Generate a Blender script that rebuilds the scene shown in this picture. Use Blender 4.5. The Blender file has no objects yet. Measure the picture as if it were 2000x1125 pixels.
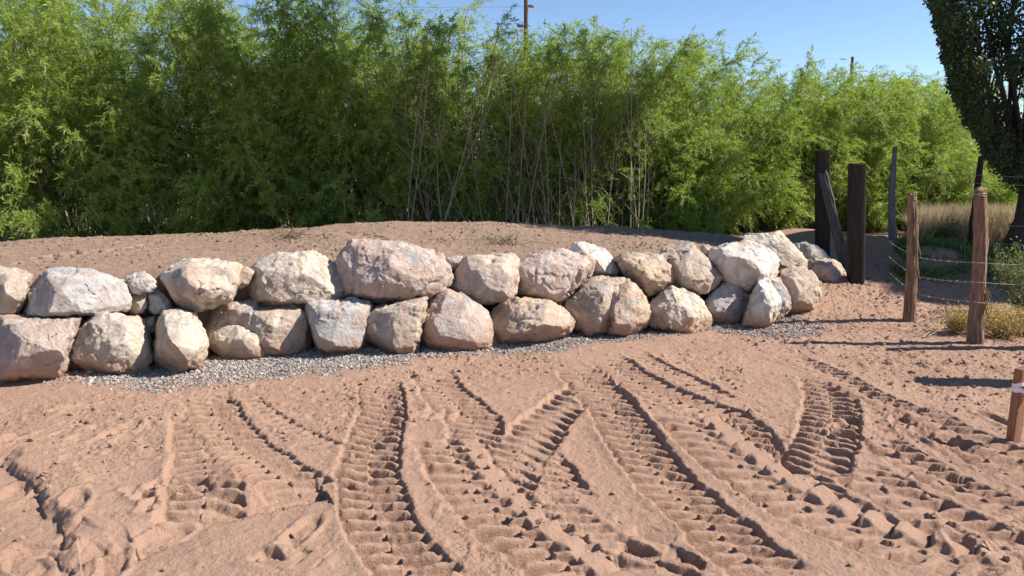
import bpy, bmesh, math, random
import numpy as np
from mathutils import Vector, Matrix

SC = bpy.context.scene
COL = SC.collection
R = math.radians
rng = np.random.default_rng(7)
random.seed(7)

# ------------------------------------------------------------------ camera, sky, sun, exposure
F = 1500.0                      # focal length in photo pixels (photo 2000 x 1125)
HORIZON = 315.0                 # photo row of the horizon
CAM_H = 1.65
PITCH = math.atan((562.5 - HORIZON) / F)
cam_data = bpy.data.cameras.new('camera')
cam = bpy.data.objects.new('camera', cam_data)
COL.objects.link(cam)
cam.location = (0, 0, CAM_H)
cam.rotation_euler = (math.pi / 2 - PITCH, 0, 0)
cam_data.sensor_width = 36.0
cam_data.lens = 36.0 * F / 2000.0
cam_data.clip_start = 0.05
cam_data.clip_end = 3000
SC.camera = cam

SUN_EL, SUN_PHI = R(42), R(1)  # elevation; angle from +X towards the camera side
SUN = Vector((math.cos(SUN_EL) * math.cos(SUN_PHI), -math.cos(SUN_EL) * math.sin(SUN_PHI), math.sin(SUN_EL)))
world = bpy.data.worlds.new('World')
SC.world = world
world.use_nodes = True
wn = world.node_tree.nodes
wl = world.node_tree.links
sky = wn.new('ShaderNodeTexSky')
sky.sky_type = 'NISHITA'
sky.sun_disc = False
sky.sun_elevation = SUN_EL
sky.sun_rotation = math.atan2(SUN.x, SUN.y)
sky.altitude = 1400
sky.air_density = 0.9
sky.dust_density = 0.0
sky.ozone_density = 3.0
wl.new(sky.outputs['Color'], wn['Background'].inputs['Color'])
wn['Background'].inputs['Strength'].default_value = 0.10
sun_data = bpy.data.lights.new('sun', 'SUN')
sun_data.energy = 5.0
sun_data.angle = R(0.53)
sun_data.color = (1.0, 0.95, 0.87)
sun = bpy.data.objects.new('sun', sun_data)
COL.objects.link(sun)
sun.rotation_euler = SUN.to_track_quat('Z', 'Y').to_euler()
SC.view_settings.view_transform = 'Standard'
SC.view_settings.look = 'None'
SC.view_settings.gamma = 1
SC.view_settings.exposure = 0.78
SC.cycles.max_bounces = 6
SC.cycles.transparent_max_bounces = 4
SC.cycles.sample_clamp_indirect = 4

# ------------------------------------------------------------------ helpers
CP, SP = math.cos(PITCH), math.sin(PITCH)


def ray(x, y):
    a, b = (x - 1000.0) / F, (562.5 - y) / F
    return np.array([a, CP + b * SP, -SP + b * CP])


def at(x, y, depth):
    """point on the ray of photo pixel (x, y) at world distance Y = depth"""
    d = ray(x, y)
    return np.array([0, 0, CAM_H]) + d * (depth / d[1])


def on_ground(x, y, z=0.0):
    d = ray(x, y)
    return np.array([0, 0, CAM_H]) + d * ((z - CAM_H) / d[2])


def sstep(a, b, x):
    t = np.clip((np.asarray(x, dtype=np.float64) - a) / (b - a), 0, 1)
    return t * t * (3 - 2 * t)


def unit(v):
    return v / (np.linalg.norm(v, axis=-1, keepdims=True) + 1e-9)


def _hash(ix, iy, iz, seed):
    n = (ix.astype(np.int64) * 374761393 + iy.astype(np.int64) * 668265263 + iz.astype(np.int64) * 1440662683 + seed * 974634777) & 0xffffffff
    n = ((n ^ (n >> 13)) * 1274126177) & 0xffffffff
    n = ((n ^ (n >> 15)) * 2246822519) & 0xffffffff
    return ((n ^ (n >> 16)) & 0xffffff).astype(np.float64) / 0xffffff


def noise2(x, y, seed=0):
    x0, y0 = np.floor(x), np.floor(y)
    fx, fy = x - x0, y - y0
    fx, fy = fx * fx * (3 - 2 * fx), fy * fy * (3 - 2 * fy)
    z = np.zeros_like(x0)
    a, b = _hash(x0, y0, z, seed), _hash(x0 + 1, y0, z, seed)
    c, d = _hash(x0, y0 + 1, z, seed), _hash(x0 + 1, y0 + 1, z, seed)
    return (a * (1 - fx) + b * fx) * (1 - fy) + (c * (1 - fx) + d * fx) * fy - 0.5


def noise3(p, seed=0):
    p0 = np.floor(p)
    f = p - p0
    f = f * f * (3 - 2 * f)
    out = 0
    for dx in (0, 1):
        for dy in (0, 1):
            for dz in (0, 1):
                w = (f[:, 0] if dx else 1 - f[:, 0]) * (f[:, 1] if dy else 1 - f[:, 1]) * (f[:, 2] if dz else 1 - f[:, 2])
                out = out + w * _hash(p0[:, 0] + dx, p0[:, 1] + dy, p0[:, 2] + dz, seed)
    return out - 0.5


def fbm3(p, freq, octs, seed=0):
    o, a = 0, 1.0
    for i in range(octs):
        o = o + a * noise3(p * freq + 17.3 * i, seed + i)
        freq *= 2.1
        a *= 0.5
    return o


def np_mesh(name, verts, faces, smooth=True):
    """mesh from numpy arrays; faces (n,3) or (n,4)"""
    me = bpy.data.meshes.new(name)
    verts = np.ascontiguousarray(verts, dtype=np.float32)
    faces = np.ascontiguousarray(faces, dtype=np.int32)
    n, k = faces.shape
    me.vertices.add(len(verts))
    me.vertices.foreach_set('co', verts.ravel())
    me.loops.add(n * k)
    me.loops.foreach_set('vertex_index', faces.ravel())
    me.polygons.add(n)
    me.polygons.foreach_set('loop_start', np.arange(0, n * k, k, dtype=np.int32))
    me.polygons.foreach_set('use_smooth', np.full(n, smooth, dtype=bool))
    me.update(calc_edges=True)
    return me


def add_attr(me, name, values):
    a = me.attributes.new(name, 'FLOAT', 'POINT')
    a.data.foreach_set('value', np.ascontiguousarray(values, dtype=np.float32))


def link(name, me, mat=None, parent=None, loc=None):
    o = bpy.data.objects.new(name, me)
    COL.objects.link(o)
    if mat is not None and me is not None and not me.materials:
        me.materials.append(mat)
    if parent is not None:
        o.parent = parent
    if loc is not None:
        o.location = loc
    return o


def tag(o, label=None, cat=None, group=None, kind=None):
    if label:
        o['label'] = label
    if cat:
        o['category'] = cat
    if group:
        o['group'] = group
    if kind:
        o['kind'] = kind
    return o


def empty(name, loc, label=None, cat=None, group=None):
    o = bpy.data.objects.new(name, None)
    o.empty_display_size = 0.2
    COL.objects.link(o)
    o.location = loc
    return tag(o, label, cat, group)


def tubes(paths, radii, sides=4):
    """many tubes in one vertex/face array: paths list of (k,3), radii list of (k,) """
    V, Fc, off = [], [], 0
    ang = np.linspace(0, 2 * np.pi, sides, endpoint=False)
    for p, r in zip(paths, radii):
        p = np.asarray(p, dtype=np.float64)
        k = len(p)
        r = np.broadcast_to(r, (k,))
        t = np.gradient(p, axis=0)
        t /= np.linalg.norm(t, axis=1)[:, None] + 1e-9
        ref = np.array([0.0, 0.0, 1.0]) if abs(t[:, 2]).mean() < 0.8 else np.array([1.0, 0.0, 0.0])
        n1 = np.cross(t, ref)
        n1 /= np.linalg.norm(n1, axis=1)[:, None] + 1e-9
        n2 = np.cross(t, n1)
        ring = p[:, None, :] + r[:, None, None] * (np.cos(ang)[None, :, None] * n1[:, None, :] + np.sin(ang)[None, :, None] * n2[:, None, :])
        V.append(ring.reshape(-1, 3))
        i = np.arange(k - 1)[:, None] * sides
        j = np.arange(sides)[None, :]
        j2 = (j + 1) % sides
        f = np.stack([i + j, i + j2, i + sides + j2, i + sides + j], axis=-1).reshape(-1, 4) + off
        Fc.append(f)
        if sides == 4:
            Fc.append(np.array([[0, 1, 2, 3], [(k - 1) * 4 + 3, (k - 1) * 4 + 2, (k - 1) * 4 + 1, (k - 1) * 4]]) + off)
        off += k * sides
    return np.concatenate(V), np.concatenate(Fc)


def tube_obj(name, paths, radii, mat, parent=None, sides=4):
    v, f = tubes(paths, radii, sides)
    return link(name, np_mesh(name, v, f), mat, parent)


# ------------------------------------------------------------------ materials
def new_mat(name):
    m = bpy.data.materials.new(name)
    m.use_nodes = True
    nt = m.node_tree
    return m, nt, nt.nodes['Principled BSDF']


def N(nt, kind, **kw):
    n = nt.nodes.new(kind)
    for k, v in kw.items():
        if hasattr(n, k) and k not in n.inputs:
            setattr(n, k, v)
        else:
            n.inputs[k].default_value = v
    return n


def noise_node(nt, coord, scale, detail=4, rough=0.6, dist=0.0):
    n = N(nt, 'ShaderNodeTexNoise', Scale=scale, Detail=detail, Roughness=rough, Distortion=dist)
    nt.links.new(coord, n.inputs['Vector'])
    return n.outputs['Fac']


def ramp(nt, fac, stops):
    n = nt.nodes.new('ShaderNodeValToRGB')
    e = n.color_ramp.elements
    e[0].position, e[0].color = stops[0][0], (*stops[0][1], 1)
    e[1].position, e[1].color = stops[-1][0], (*stops[-1][1], 1)
    for pos, c in stops[1:-1]:
        x = e.new(pos)
        x.color = (*c, 1)
    nt.links.new(fac, n.inputs['Fac'])
    return n.outputs['Color']


def mix(nt, fac, a, b, mode='MIX'):
    n = nt.nodes.new('ShaderNodeMix')
    n.data_type = 'RGBA'
    n.blend_type = mode
    for sock, val in ((n.inputs['Factor'], fac), (n.inputs[6], a), (n.inputs[7], b)):
        if isinstance(val, (int, float)):
            sock.default_value = val
        elif isinstance(val, tuple):
            sock.default_value = (*val, 1)
        else:
            nt.links.new(val, sock)
    return n.outputs[2]


def math_node(nt, op, a, b=0.5, clamp=False):
    n = nt.nodes.new('ShaderNodeMath')
    n.operation = op
    n.use_clamp = clamp
    for s, v in ((n.inputs[0], a), (n.inputs[1], b)):
        if isinstance(v, (int, float)):
            s.default_value = v
        else:
            nt.links.new(v, s)
    return n.outputs[0]


def bump(nt, height, strength, distance, bsdf, prev=None):
    b = nt.nodes.new('ShaderNodeBump')
    b.inputs['Strength'].default_value = strength
    b.inputs['Distance'].default_value = distance
    nt.links.new(height, b.inputs['Height'])
    if prev is not None:
        nt.links.new(prev, b.inputs['Normal'])
    nt.links.new(b.outputs['Normal'], bsdf.inputs['Normal'])
    return b.outputs['Normal']


def soil_material():
    m, nt, b = new_mat('red_soil')
    tc = nt.nodes.new('ShaderNodeTexCoord').outputs['Object']
    big = noise_node(nt, tc, 0.9, 5, 0.6)
    mid = noise_node(nt, tc, 9, 6, 0.7)
    fine = noise_node(nt, tc, 120, 4, 0.75)
    red = ramp(nt, big, [(0.3, (0.37, 0.232, 0.166)), (0.7, (0.45, 0.294, 0.214))])
    red = mix(nt, math_node(nt, 'MULTIPLY', mid, 0.6), red, (0.32, 0.182, 0.118), 'MIX')
    brown = ramp(nt, mid, [(0.3, (0.25, 0.165, 0.115)), (0.7, (0.335, 0.228, 0.165))])
    att = N(nt, 'ShaderNodeAttribute', attribute_name='terrace')
    grv = N(nt, 'ShaderNodeAttribute', attribute_name='gravelly')
    c = mix(nt, att.outputs['Fac'], red, brown)
    c = mix(nt, grv.outputs['Fac'], c, (0.23, 0.182, 0.152))
    drk = math_node(nt, 'SUBTRACT', 1.0, math_node(nt, 'MULTIPLY', math_node(nt, 'SUBTRACT', 0.62, fine, True), 1.1, True))
    cm = nt.nodes.new('ShaderNodeCombineColor')
    for i in range(3):
        nt.links.new(drk, cm.inputs[i])
    c = mix(nt, 0.55, c, cm.outputs[0], 'MULTIPLY')
    nt.links.new(c, b.inputs['Base Color'])
    b.inputs['Roughness'].default_value = 0.95
    b.inputs['Specular IOR Level'].default_value = 0.15
    bh = math_node(nt, 'ADD', noise_node(nt, tc, 45, 5, 0.75), math_node(nt, 'MULTIPLY', fine, 0.5))
    bump(nt, bh, 0.8, 0.014, b)
    return m


def stone_material():
    m, nt, b = new_mat('boulder_stone')
    tc = nt.nodes.new('ShaderNodeTexCoord').outputs['Object']
    info = nt.nodes.new('ShaderNodeObjectInfo')
    off = nt.nodes.new('ShaderNodeVectorMath')
    off.operation = 'MULTIPLY_ADD'
    off.inputs[1].default_value = (1, 1, 1)
    nt.links.new(tc, off.inputs[0])
    sc = nt.nodes.new('ShaderNodeVectorMath')
    sc.operation = 'SCALE'
    sc.inputs[0].default_value = (37, 91, 53)
    nt.links.new(info.outputs['Random'], sc.inputs['Scale'])
    nt.links.new(sc.outputs[0], off.inputs[2])
    v = off.outputs[0]
    base = info.outputs['Color']
    big = noise_node(nt, v, 2.6, 6, 0.65, 0.6)
    mid = noise_node(nt, v, 9, 6, 0.7, 0.4)
    fine = noise_node(nt, v, 60, 5, 0.75)
    # ochre staining, grey weathering, pale lime crust, red dust
    c = mix(nt, math_node(nt, 'MULTIPLY', math_node(nt, 'SUBTRACT', big, 0.5, True), 5.0, True), base, (0.42, 0.28, 0.19))
    g = noise_node(nt, v, 3.4, 5, 0.6, 0.9)
    c = mix(nt, math_node(nt, 'MULTIPLY', math_node(nt, 'SUBTRACT', g, 0.53, True), 6.0, True), c, (0.36, 0.335, 0.32))
    c = mix(nt, math_node(nt, 'MULTIPLY', math_node(nt, 'SUBTRACT', mid, 0.53, True), 7.0, True), c, (0.68, 0.60, 0.51))
    wv = N(nt, 'ShaderNodeTexWave', Scale=1.6, Distortion=9.0, Detail=5.0)
    wv.inputs['Detail Scale'].default_value = 1.6
    nt.links.new(v, wv.inputs['Vector'])
    c = mix(nt, math_node(nt, 'MULTIPLY', math_node(nt, 'SUBTRACT', wv.outputs['Fac'], 0.72, True), 1.6, True), c, (0.43, 0.29, 0.22))
    sp = ramp(nt, fine, [(0.3, (0.62, 0.6, 0.58)), (0.55, (1, 1, 1))])
    c = mix(nt, 0.38, c, sp, 'MULTIPLY')
    geo = nt.nodes.new('ShaderNodeNewGeometry')
    sep = nt.nodes.new('ShaderNodeSeparateXYZ')
    nt.links.new(geo.outputs['Position'], sep.inputs[0])
    dust = math_node(nt, 'MULTIPLY', math_node(nt, 'SUBTRACT', math_node(nt, 'ADD', 0.07, math_node(nt, 'MULTIPLY', mid, 0.26)), sep.outputs['Z'], True), 6.0, True)
    c = mix(nt, dust, c, (0.44, 0.27, 0.185))
    nt.links.new(c, b.inputs['Base Color'])
    b.inputs['Roughness'].default_value = 0.85
    b.inputs['Specular IOR Level'].default_value = 0.25
    vo = N(nt, 'ShaderNodeTexVoronoi', Scale=13.0)
    vo.feature = 'DISTANCE_TO_EDGE'
    wp = mix(nt, 0.12, v, noise_vec(nt, v, 7))
    nt.links.new(wp, vo.inputs['Vector'])
    crack = math_node(nt, 'MULTIPLY', vo.outputs['Distance'], 3.0, True)
    h = math_node(nt, 'ADD', math_node(nt, 'MULTIPLY', noise_node(nt, v, 24, 7, 0.78), 1.6), math_node(nt, 'MULTIPLY', crack, 0.25))
    bump(nt, h, 0.9, 0.018, b)
    return m


def noise_vec(nt, coord, scale):
    n = N(nt, 'ShaderNodeTexNoise', Scale=scale, Detail=3.0)
    nt.links.new(coord, n.inputs['Vector'])
    return n.outputs['Color']


def gravel_material():
    m, nt, b = new_mat('grey_gravel')
    a = N(nt, 'ShaderNodeAttribute', attribute_name='tint')
    c = ramp(nt, a.outputs['Fac'], [(0.0, (0.15, 0.13, 0.118)), (0.45, (0.28, 0.245, 0.222)), (0.75, (0.37, 0.31, 0.268)), (1.0, (0.50, 0.45, 0.41))])
    nt.links.new(c, b.inputs['Base Color'])
    b.inputs['Roughness'].default_value = 0.9
    return m


def leaf_material(name, stops, trans=0.35, rough=0.5, spec=0.35, through=(0.33, 0.47, 0.03)):
    m, nt, b = new_mat(name)
    a = N(nt, 'ShaderNodeAttribute', attribute_name='tint')
    c = ramp(nt, a.outputs['Fac'], stops)
    nt.links.new(c, b.inputs['Base Color'])
    b.inputs['Roughness'].default_value = rough
    b.inputs['Specular IOR Level'].default_value = spec
    if trans:
        t = nt.nodes.new('ShaderNodeBsdfTranslucent')
        tc = mix(nt, 0.6, c, through)
        nt.links.new(tc, t.inputs['Color'])
        ms = nt.nodes.new('ShaderNodeMixShader')
        ms.inputs[0].default_value = trans
        nt.links.new(b.outputs[0], ms.inputs[1])
        nt.links.new(t.outputs[0], ms.inputs[2])
        nt.links.new(ms.outputs[0], nt.nodes['Material Output'].inputs['Surface'])
    return m


def wood_material(name, dark, light, stretch=(9, 9, 0.9), bump_s=0.7):
    m, nt, b = new_mat(name)
    tc = nt.nodes.new('ShaderNodeTexCoord').outputs['Object']
    mp = nt.nodes.new('ShaderNodeMapping')
    mp.inputs['Scale'].default_value = stretch
    nt.links.new(tc, mp.inputs['Vector'])
    g = noise_node(nt, mp.outputs[0], 5, 6, 0.7, 0.5)
    c = ramp(nt, g, [(0.32, dark), (0.68, light)])
    nt.links.new(c, b.inputs['Base Color'])
    b.inputs['Roughness'].default_value = 0.9
    b.inputs['Specular IOR Level'].default_value = 0.2
    bump(nt, g, bump_s, 0.012, b)
    return m


def plain_material(name, col, rough=0.6, metal=0.0, vary=0.25, scale=30):
    m, nt, b = new_mat(name)
    tc = nt.nodes.new('ShaderNodeTexCoord').outputs['Object']
    g = noise_node(nt, tc, scale, 4, 0.6)
    lo = tuple(x * (1 - vary) for x in col)
    hi = tuple(min(1, x * (1 + vary)) for x in col)
    nt.links.new(ramp(nt, g, [(0.3, lo), (0.7, hi)]), b.inputs['Base Color'])
    b.inputs['Roughness'].default_value = rough
    b.inputs['Metallic'].default_value = metal
    return m


M_SOIL = soil_material()
M_STONE = stone_material()
M_GRAVEL = gravel_material()
M_WILLOW = leaf_material('willow_leaf', [(0.0, (0.105, 0.155, 0.040)), (0.5, (0.285, 0.375, 0.070)), (0.8, (0.41, 0.48, 0.110)), (1.0, (0.47, 0.50, 0.25))], 0.48)
M_POPLAR = leaf_material('poplar_leaf', [(0.0, (0.018, 0.034, 0.014)), (1.0, (0.042, 0.070, 0.026))], 0.15)
M_SHADE = leaf_material('cottonwood_leaf', [(0.0, (0.04, 0.08, 0.02)), (1.0, (0.08, 0.13, 0.03))], 0.15)
M_WEED = leaf_material('weed_leaf', [(0.0, (0.06, 0.105, 0.04)), (1.0, (0.15, 0.20, 0.08))], 0.3)
M_YELLOW = leaf_material('yellow_weed', [(0.0, (0.32, 0.23, 0.06)), (0.6, (0.60, 0.41, 0.11)), (1.0, (0.70, 0.57, 0.30))], 0.3, through=(0.6, 0.45, 0.12))
M_DRY = leaf_material('dry_grass', [(0.0, (0.36, 0.27, 0.15)), (1.0, (0.62, 0.50, 0.32))], 0.3, through=(0.62, 0.48, 0.26))
M_STEM = wood_material('willow_stem', (0.12, 0.09, 0.055), (0.26, 0.205, 0.13), (6, 6, 1), 0.2)
M_DEAD = wood_material('dead_stem', (0.28, 0.215, 0.145), (0.52, 0.42, 0.30), (6, 6, 1), 0.2)
M_CEDAR = wood_material('cedar_bark', (0.105, 0.055, 0.036), (0.40, 0.25, 0.17), (14, 14, 1.0), 1.0)
M_TIE = wood_material('creosoted_timber', (0.018, 0.013, 0.011), (0.050, 0.037, 0.030), (12, 12, 0.8), 0.6)
M_GREYWOOD = wood_material('grey_weathered_wood', (0.10, 0.09, 0.085), (0.26, 0.245, 0.24), (10, 10, 0.8), 0.6)
M_BRACE = wood_material('dark_grey_wood', (0.045, 0.042, 0.041), (0.12, 0.115, 0.115), (10, 10, 0.8), 0.6)
M_STAKE = wood_material('stake_wood', (0.20, 0.085, 0.05), (0.36, 0.18, 0.105), (14, 14, 1.0), 0.3)
M_POLE = wood_material('pole_wood', (0.07, 0.045, 0.032), (0.17, 0.115, 0.085), (8, 8, 0.5), 0.4)
M_BARK = wood_material('tree_bark', (0.035, 0.028, 0.023), (0.095, 0.078, 0.066), (7, 7, 1.0), 0.8)
M_WIRE = plain_material('galvanised_wire', (0.36, 0.33, 0.30), 0.45, 0.4)
M_CABLE = plain_material('cable', (0.16, 0.16, 0.17), 0.6, 0.2)
M_RIBBON = plain_material('flagging_tape', (0.80, 0.70, 0.70), 0.35, 0.0, 0.12, 60)
M_INSUL = plain_material('glazed_insulator', (0.17, 0.15, 0.145), 0.35)

# ------------------------------------------------------------------ terrain
WALL_PX = [(-400, 775), (0, 742), (150, 735), (400, 716), (600, 694), (800, 688), (950, 676), (1130, 655), (1380, 641), (1500, 636), (1590, 602)]
WALL = np.array([on_ground(x, y)[:2] for x, y in WALL_PX])
CREST_PX = [(-500, 474, 8.9), (0, 470, 9.0), (200, 463, 9.3), (450, 454, 9.6), (620, 442, 9.8), (700, 434, 9.9), (770, 430, 10.0), (980, 433, 10.3), (1100, 440, 10.6), (1270, 448, 11.0), (1450, 462, 11.2), (1560, 476, 11.2)]
CREST = np.array([at(*p) for p in CREST_PX])


def wall_y(X):
    return np.interp(X, WALL[:, 0], WALL[:, 1])


def crest_y(X):
    return np.interp(X, CREST[:, 0], CREST[:, 1])


def crest_z(X):
    return np.interp(X, CREST[:, 0], CREST[:, 2])


def base_height(X, Y):
    w = wall_y(X)
    d = Y - w
    cy = np.maximum(crest_y(X), w + 1.2)
    tt = np.clip((Y - w - 0.5) / (cy - w - 0.5), 0, 1)
    front = 0.72 - 0.28 * sstep(1.5, 3.4, X)
    terr = front + (crest_z(X) - front) * tt ** 1.3
    fall = sstep(0.0, 2.2, Y - cy)
    terr = terr * (1 - fall) + 0.12 * fall
    h = terr * sstep(0.45, 0.72, d)
    right = sstep(5.0, 3.55, X + 0.12 * (Y - 8.5)) if np.ndim(X) == 0 else 1 - sstep(3.55, 5.0, X + 0.12 * (Y - 8.5))
    h = h * right
    # low bank rising towards the corner of the wall and the tie posts
    bank = 0.26 * sstep(7.6, 10.0, Y) * sstep(2.6, 3.6, X) * (1 - sstep(4.6, 7.5, X))
    h = np.maximum(h, bank)
    h = h + 0.33 * sstep(8.8, 10.3, Y) * sstep(4.7, 5.8, X) * (1 - .55 * sstep(12, 16, Y)) + .15 * sstep(11, 15, Y) * sstep(4, 7, X) * (1 - sstep(4.7, 5.8, X))
    return h


def catmull(pts, step=0.03):
    P = np.array(pts, dtype=np.float64)
    P = np.vstack([2 * P[0] - P[1], P, 2 * P[-1] - P[-2]])
    out = []
    for i in range(1, len(P) - 2):
        n = max(2, int(np.linalg.norm(P[i + 1] - P[i]) / step))
        t = np.linspace(0, 1, n, endpoint=False)[:, None]
        out.append(0.5 * (2 * P[i] + (P[i + 1] - P[i - 1]) * t + (2 * P[i - 1] - 5 * P[i] + 4 * P[i + 1] - P[i + 2]) * t ** 2 + (-P[i - 1] + 3 * P[i] - 3 * P[i + 1] + P[i + 2]) * t ** 3))
    out.append(P[-2][None])
    return np.concatenate(out)


# tyre tracks: photo-pixel centre lines laid on the flat ground, width (m), depth, extra depth at right edge, lug height, lug spacing, chevron, kind
TRACKS = [
    dict(p=[(470, 765), (520, 805), (600, 850), (690, 900)], w=.12, d=.012, dr=.012, lug=.006, sp=.09, k=.3, berm=.008),
    dict(p=[(640, 770), (690, 790), (760, 812)], w=.14, d=.012, dr=.015, lug=.008, sp=.07, k=.5, berm=.006),
    dict(p=[(385, 800), (400, 880), (400, 960), (385, 1040)], w=.36, d=.03, dr=.0, lug=.026, sp=.10, k=.5, berm=.035, left=.02),
    dict(p=[(395, 768), (430, 830), (490, 895), (560, 945), (625, 985)], w=.32, d=.035, dr=.03, lug=.026, sp=.095, k=.5, berm=.02),
    dict(p=[(838, 722), (868, 765), (905, 800), (930, 840), (905, 900)], w=.34, d=.03, dr=.03, lug=.024, sp=.10, k=.5, berm=.02),
    dict(p=[(800, 800), (860, 808), (925, 818)], w=.22, d=.03, dr=.0, lug=.03, sp=.10, k=.0, berm=.015, right=.0),
    dict(p=[(1165, 745), (1090, 800), (1035, 860), (985, 930), (960, 985)], w=.34, d=.035, dr=.0, lug=.012, sp=.11, k=.6, berm=.015, smooth=1, left=.0),
    dict(p=[(735, 742), (748, 800), (735, 850), (722, 900), (722, 960), (742, 1030), (790, 1095), (860, 1160)], w=.31, d=.04, dr=.045, lug=.034, sp=.098, k=.5, berm=.028),
    dict(p=[(1050, 880), (1090, 930), (1130, 985)], w=.22, d=.02, dr=.075, lug=.02, sp=.1, k=.4, berm=.012),
    dict(p=[(1010, 960), (1090, 1030), (1180, 1090), (1260, 1150)], w=.40, d=.012, dr=.0, lug=.016, sp=.10, k=.6, berm=.012),
    dict(p=[(862, 845), (905, 920), (965, 985), (1040, 1050), (1130, 1120), (1200, 1170)], w=.40, d=.035, dr=.03, lug=.030, sp=.115, k=.9, berm=.02, smooth=1, block=.038),
    dict(p=[(1230, 690), (1330, 742), (1430, 790)], w=.20, d=.02, dr=.05, lug=.018, sp=.1, k=.4, berm=.02),
    dict(p=[(1175, 700), (1260, 755), (1350, 795), (1425, 822), (1478, 872), (1525, 925), (1590, 985)], w=.32, d=.03, dr=.055, lug=.026, sp=.10, k=.5, berm=.025),
    dict(p=[(1118, 715), (1180, 775), (1222, 840), (1275, 910), (1345, 980), (1430, 1055), (1530, 1140)], w=.34, d=.035, dr=.065, lug=.03, sp=.10, k=.5, berm=.028),
    dict(p=[(1500, 838), (1545, 880), (1575, 935)], w=.14, d=.02, dr=-.02, lug=.015, sp=.1, k=.3, berm=.015, left=.05),
    dict(p=[(1600, 735), (1622, 780), (1620, 840), (1595, 900), (1575, 965)], w=.34, d=.035, dr=.03, lug=.024, sp=.10, k=.25, berm=.02),
    dict(p=[(1530, 690), (1600, 722), (1690, 770), (1780, 812), (1880, 868), (1990, 930)], w=.26, d=.015, dr=.03, lug=.026, sp=.12, k=.5, berm=.022),
    dict(p=[(1640, 900), (1740, 960), (1850, 1010), (1960, 1060), (2060, 1100)], w=.34, d=.015, dr=.03, lug=.024, sp=.12, k=.5, berm=.02),
    dict(p=[(1320, 800), (1400, 868), (1490, 930), (1590, 985), (1710, 1035), (1850, 1078), (2040, 1140)], w=.44, d=.035, dr=.02, lug=.026, sp=.125, k=.9, berm=.022, smooth=1, block=.042),
    dict(p=[(1330, 1030), (1290, 1075), (1270, 1140)], w=.34, d=.03, dr=.0, lug=.03, sp=.14, k=.4, berm=.02, smooth=1),
    dict(p=[(1760, 790), (1850, 840), (1960, 885), (2080, 930)], w=.3, d=.012, dr=.02, lug=.024, sp=.12, k=.4, berm=.018),
    dict(p=[(1690, 845), (1790, 905), (1900, 960), (2040, 1015)], w=.28, d=.01, dr=.02, lug=.026, sp=.11, k=.5, berm=.016),
    dict(p=[(60, 830), (200, 850), (330, 845)], w=.26, d=.006, dr=.0, lug=.007, sp=.12, k=.3, berm=.008),
    dict(p=[(300, 1010), (200, 1050), (80, 1120)], w=.34, d=.01, dr=.0, lug=.008, sp=.14, k=.3, berm=.012),
    dict(p=[(600, 452), (700, 458), (790, 474), (850, 486)], z=.82, w=.3, d=.02, dr=.0, lug=.03, sp=.16, k=.5, berm=.02),
    dict(p=[(330, 478), (250, 492), (150, 500), (60, 512)], z=.74, w=.3, d=.012, dr=.0, lug=.010, sp=.16, k=.5, berm=.02),
    dict(p=[(640, 1040), (570, 1090), (500, 1135)], w=.26, d=.012, dr=.0, lug=.03, sp=.16, k=.1, berm=.01, block=.03),
]


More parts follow.
